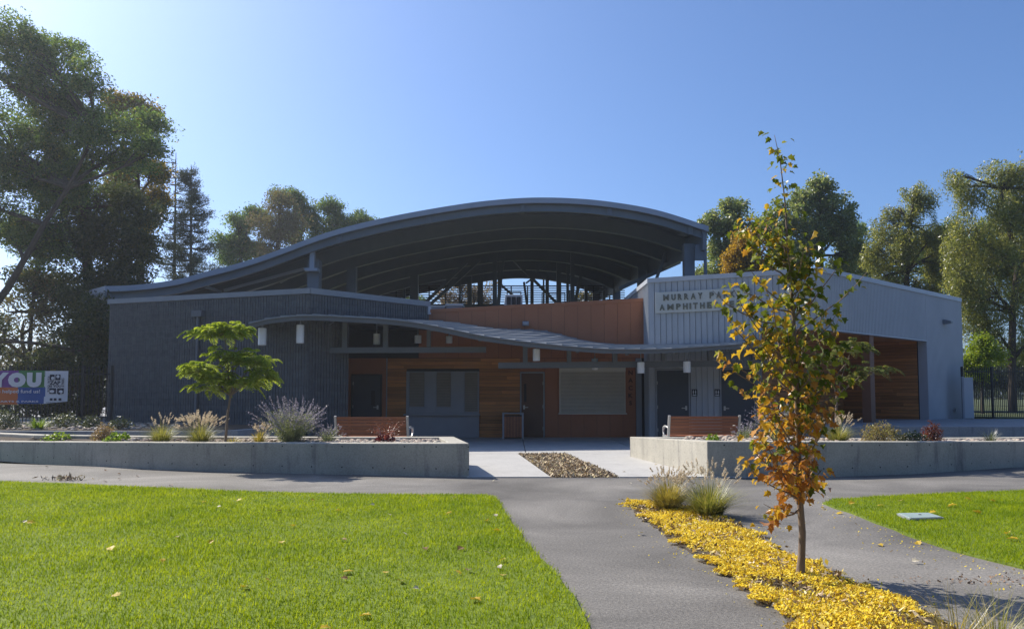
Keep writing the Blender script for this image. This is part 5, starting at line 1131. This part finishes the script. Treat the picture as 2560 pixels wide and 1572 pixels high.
for k in range(80):
    py = 530 + 700*((k+rng.random())/80); az = rng.uniform(0, 6.283); c = math.cos(az); lim = np.interp(py, ey, er) if c > 0 else np.interp(py, ey, el); reach = lim*rng.uniform(.6,1.2)*(.65+.35*abs(c)) if abs(c) > .3 else 100*rng.uniform(.5,1)
    leaves_on(grow(py, az, reach, rng.uniform(.7,1.3)), int(6+reach*.13))
for (py, az, reach, rise, n) in ((726,math.pi-.2,195,.5,12),(670,.15,215,.75,9),(545,math.pi+.3,120,1.0,13),(700,math.pi-.4,135,.6,10),(905,math.pi+.2,190,.5,17),(965,math.pi,150,.5,16),(940,.1,165,.5,12),(1010,.3,130,.4,10),(1290,math.pi+.3,110,-.2,17),(1262,math.pi-.3,80,.2,9),(880,math.pi-.1,180,.6,12)):
    leaves_on(grow(py, az, reach, rise), n, .35)
for _ in range(52): z = np.interp(rng.random(), [0,1], [P(1960,520,DM).z, tw[-1].z+.02]); LVS.append(trunk_at(z)+rng.normal(0,.035,3)*[1.6,1.2,.6])
for _ in range(160): py = rng.uniform(560,1215); LVS.append(trunk_at(P(1980,py,DM).z)+rng.normal(0,.09,3))
for pts in brs: MB().tube([tuple(p) for p in pts], [.009,.007,.006,.005,.004,.002], 5).build('branch', M['bark_pale'], ym)
# lobed leaf: five points, folded along the midrib
def maple_leaf():
    o = [(0,-.5),(.18,-.42),(.42,-.30),(.30,-.08),(.50,.12),(.24,.14),(.16,.30),(0,.52),(-.16,.30),(-.24,.14),(-.50,.12),(-.30,-.08),(-.42,-.30),(-.18,-.42)]
    vs = [(x, y, .22*abs(x)-.16*(y*y)) for x, y in o] + [(0,-.05,.0)]; n = len(o); return np.array(vs), [(i, (i+1) % n, n) for i in range(n)]
mv, mf = maple_leaf(); MATS = ['m_green', 'm_lime', 'm_gold', 'm_rust']
LVS = np.array(LVS); 
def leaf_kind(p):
    py = CY - 0 - 0; f = (p[2]-.6)/3.0; lf = (trunk_at(p[2])[0]-p[0])/.5      # height, and how far to the left side
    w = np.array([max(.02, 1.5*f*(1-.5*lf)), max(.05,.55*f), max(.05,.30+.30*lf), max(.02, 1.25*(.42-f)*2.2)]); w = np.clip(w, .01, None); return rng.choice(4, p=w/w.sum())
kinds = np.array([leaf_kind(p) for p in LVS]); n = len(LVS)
from mathutils import Matrix
def leaf_frame(p):
    ax2 = trunk_at(p[2]); out = np.array([p[0]-ax2[0], p[1]-ax2[1], 0]); out = out/max(np.linalg.norm(out), .02)
    Y = Vector(out*.7 + rng.normal(0,.45,3) + np.array([0,0,-.75])).normalized(); Zv = Vector(rng.normal(0,.6,3)+np.array([0,0,.8])+out*.5); X = Y.cross(Zv).normalized(); return X, Y, X.cross(Y)
order = np.argsort(LVS[:,1] + rng.normal(0,.05,n)); single = set(order[:300].tolist())
lm = []
for k in range(4):
    me = bpy.data.meshes.new('leaf'); me.from_pydata([tuple(v) for v in mv], [], mf); me.materials.append(LF[MATS[k]]); lm.append(me)
accV = [[] for _ in range(4)]
for i, p in enumerate(LVS):
    X, Y, Z = leaf_frame(p); s_ = rng.uniform(.042,.085) if p[2] < 2.9 else rng.uniform(.036,.068); curl = rng.uniform(.8, 3.6)
    if i in single:
        o = bpy.data.objects.new('leaf', lm[kinds[i]]); col.objects.link(o); o.parent = ym
        o.matrix_local = Matrix.Translation(Vector(p)-Vector((gb.x, gb.y, 0))) @ Matrix((X, Y, Z)).transposed().to_4x4() @ Matrix.Diagonal((s_, s_*1.1, s_*curl, 1))
    else: accV[kinds[i]].append(p + s_*(mv[:,:1]*np.array(X) + mv[:,1:2]*1.1*np.array(Y) + mv[:,2:]*curl*np.array(Z)))
for k in range(4):
    if accV[k]:
        V = np.concatenate(accV[k]); m_ = len(accV[k]); Fa = (np.arange(m_)[:,None,None]*15 + np.array(mf)[None]).reshape(-1,3); tag(np_build('foliage', V, Fa, LF[MATS[k]], ym), kind='stuff')

# ------------------------------------------------------------------ fallen leaves on lawn and path
def fallen(px, py, m, s_=.085, z=.05, lab=None, group=None):
    g = G(px, py, z); me = bpy.data.meshes.get('fallen_'+m)
    if me is None: me = bpy.data.meshes.new('fallen_'+m); me.from_pydata([tuple(v) for v in mv], [], mf); me.materials.append(LF[m])
    o = bpy.data.objects.new('fallen_leaf', me); col.objects.link(o); o.location = g; o.scale = (s_, s_, s_*random.uniform(.5,1.8)); o.rotation_euler = (random.uniform(-.45,.45), random.uniform(-.45,.45), random.uniform(0,6.28)); return tag(o, lab, 'leaf', group)
YL = 'yellow fallen leaf lying on the broad lawn'; BL = 'brown curled fallen leaf lying on the broad lawn'; WL_ = 'pale bleached fallen leaf lying on the broad lawn'
k_ = 1300/2463
for x, y in ((148,312),(1130,207),(1600,254),(1388,326),(1335,405),(1000,403),(1650,543),(1828,547),(1895,586),(1160,614),(2255,675),(1732,750),(2378,488),(2385,560),(1545,810),(545,657),(770,492),(965,215),(2125,268),(2305,302),(1270,583),(2350,348),(2172,548),(525,435),(2000,186),(1480,205)): fallen(x*k_, 1140+y*k_, 'fall_y', random.uniform(.06,.095), .044, YL, 'yellow leaves on the broad lawn')
for x, y in ((1318,256),(845,378),(1628,392),(2220,535),(2180,435),(2015,436),(1630,575)): fallen(x*k_, 1140+y*k_, 'fall_b', random.uniform(.06,.09), .044, BL, 'brown leaves on the broad lawn')
for x, y in ((180,158),(1162,352),(1845,275),(1918,365),(2348,277),(1970,622),(2368,522),(1038,236),(1765,228),(2150,192),(2305,452),(118,307)): fallen(x*k_, 1140+y*k_, 'fall_w', random.uniform(.045,.07), .044, WL_, 'pale leaves on the broad lawn')
for x, y in ((2250,1250),(2380,1262),(2440,1278),(2330,1280),(2520,1330),(2530,1345),(2200,1262),(2130,1256),(2480,1250),(2420,1246)): fallen(x, y, 'fall_y', random.uniform(.08,.12), .046, 'yellow fallen leaf lying on the smaller lawn', 'yellow leaves on the smaller lawn')
for x, y in ((2200,1361),(2060,1270),(2100,1282),(2295,1356)): fallen(x, y, 'fall_y', .085, .012, 'yellow fallen leaf on the asphalt by the smaller lawn', 'yellow leaves on the asphalt')
for x, y in ((1575,1206),(1235,1200),(1640,1160),(1560,1178),(1700,1190),(1580,1140),(2070,1242),(1600,1330),(2290,1400)): fallen(x, y, 'fall_w', .07, .03, 'pale dry leaf lying on the paving', 'pale leaves on the paving')
for x, y in ((118,1166),(264,1175),(298,1184),(300,1196),(262,1202),(345,1189),(385,1214),(427,1212)): fallen(x, y, 'fall_b', .07, .02, 'dark dry leaf on the sunlit path behind the broad lawn', 'dark leaves on the sunlit path')
q = np.array(G(2490,1452))[:2]+rng.normal(0,1,(200,2))*[.40,.10]; V, Fa = leaf_quads(np.column_stack([q, np.full(200,.006)]), .022, .6, .6, 0, 4); tag(np_build('spilled_soil', V, Fa, M['spill']), 'brown soil and bark spilled on the path by the smaller lawn', 'soil', kind='stuff')
cl_ = thing('leaf_clump', 'small heap of dry stems lying on the sunlit path', 'debris', G(166,1200)); g = np.array(G(166,1200)); n = 130; V, Fa = leaf_quads(g+rng.normal(0,1,(n,3))*[.16,.06,.02]+[0,0,.04], .10, .4, .2); np_build('stems', V, Fa, M['chips'], cl_)

# ------------------------------------------------------------------ haze volume added to imitate a lens veil
hz = MB().box(-345, 345, -115, 425, -1.1, 23).build('haze', [])
hm = bpy.data.materials.new('air'); hm.use_nodes = True; hn = hm.node_tree; hn.nodes.remove(hn.nodes['Principled BSDF'])
hv = hn.nodes.new('ShaderNodeVolumePrincipled'); hv.inputs['Color'].default_value = (.86, .92, 1, 1); hv.inputs['Density'].default_value = .0007; hv.inputs['Anisotropy'].default_value = .55
hn.links.new(hv.outputs[0], hn.nodes['Material Output'].inputs['Volume']); hz.data.materials.append(hm); tag(hz, 'thin haze volume added to imitate a veil of lens glare', 'haze', kind='stuff')
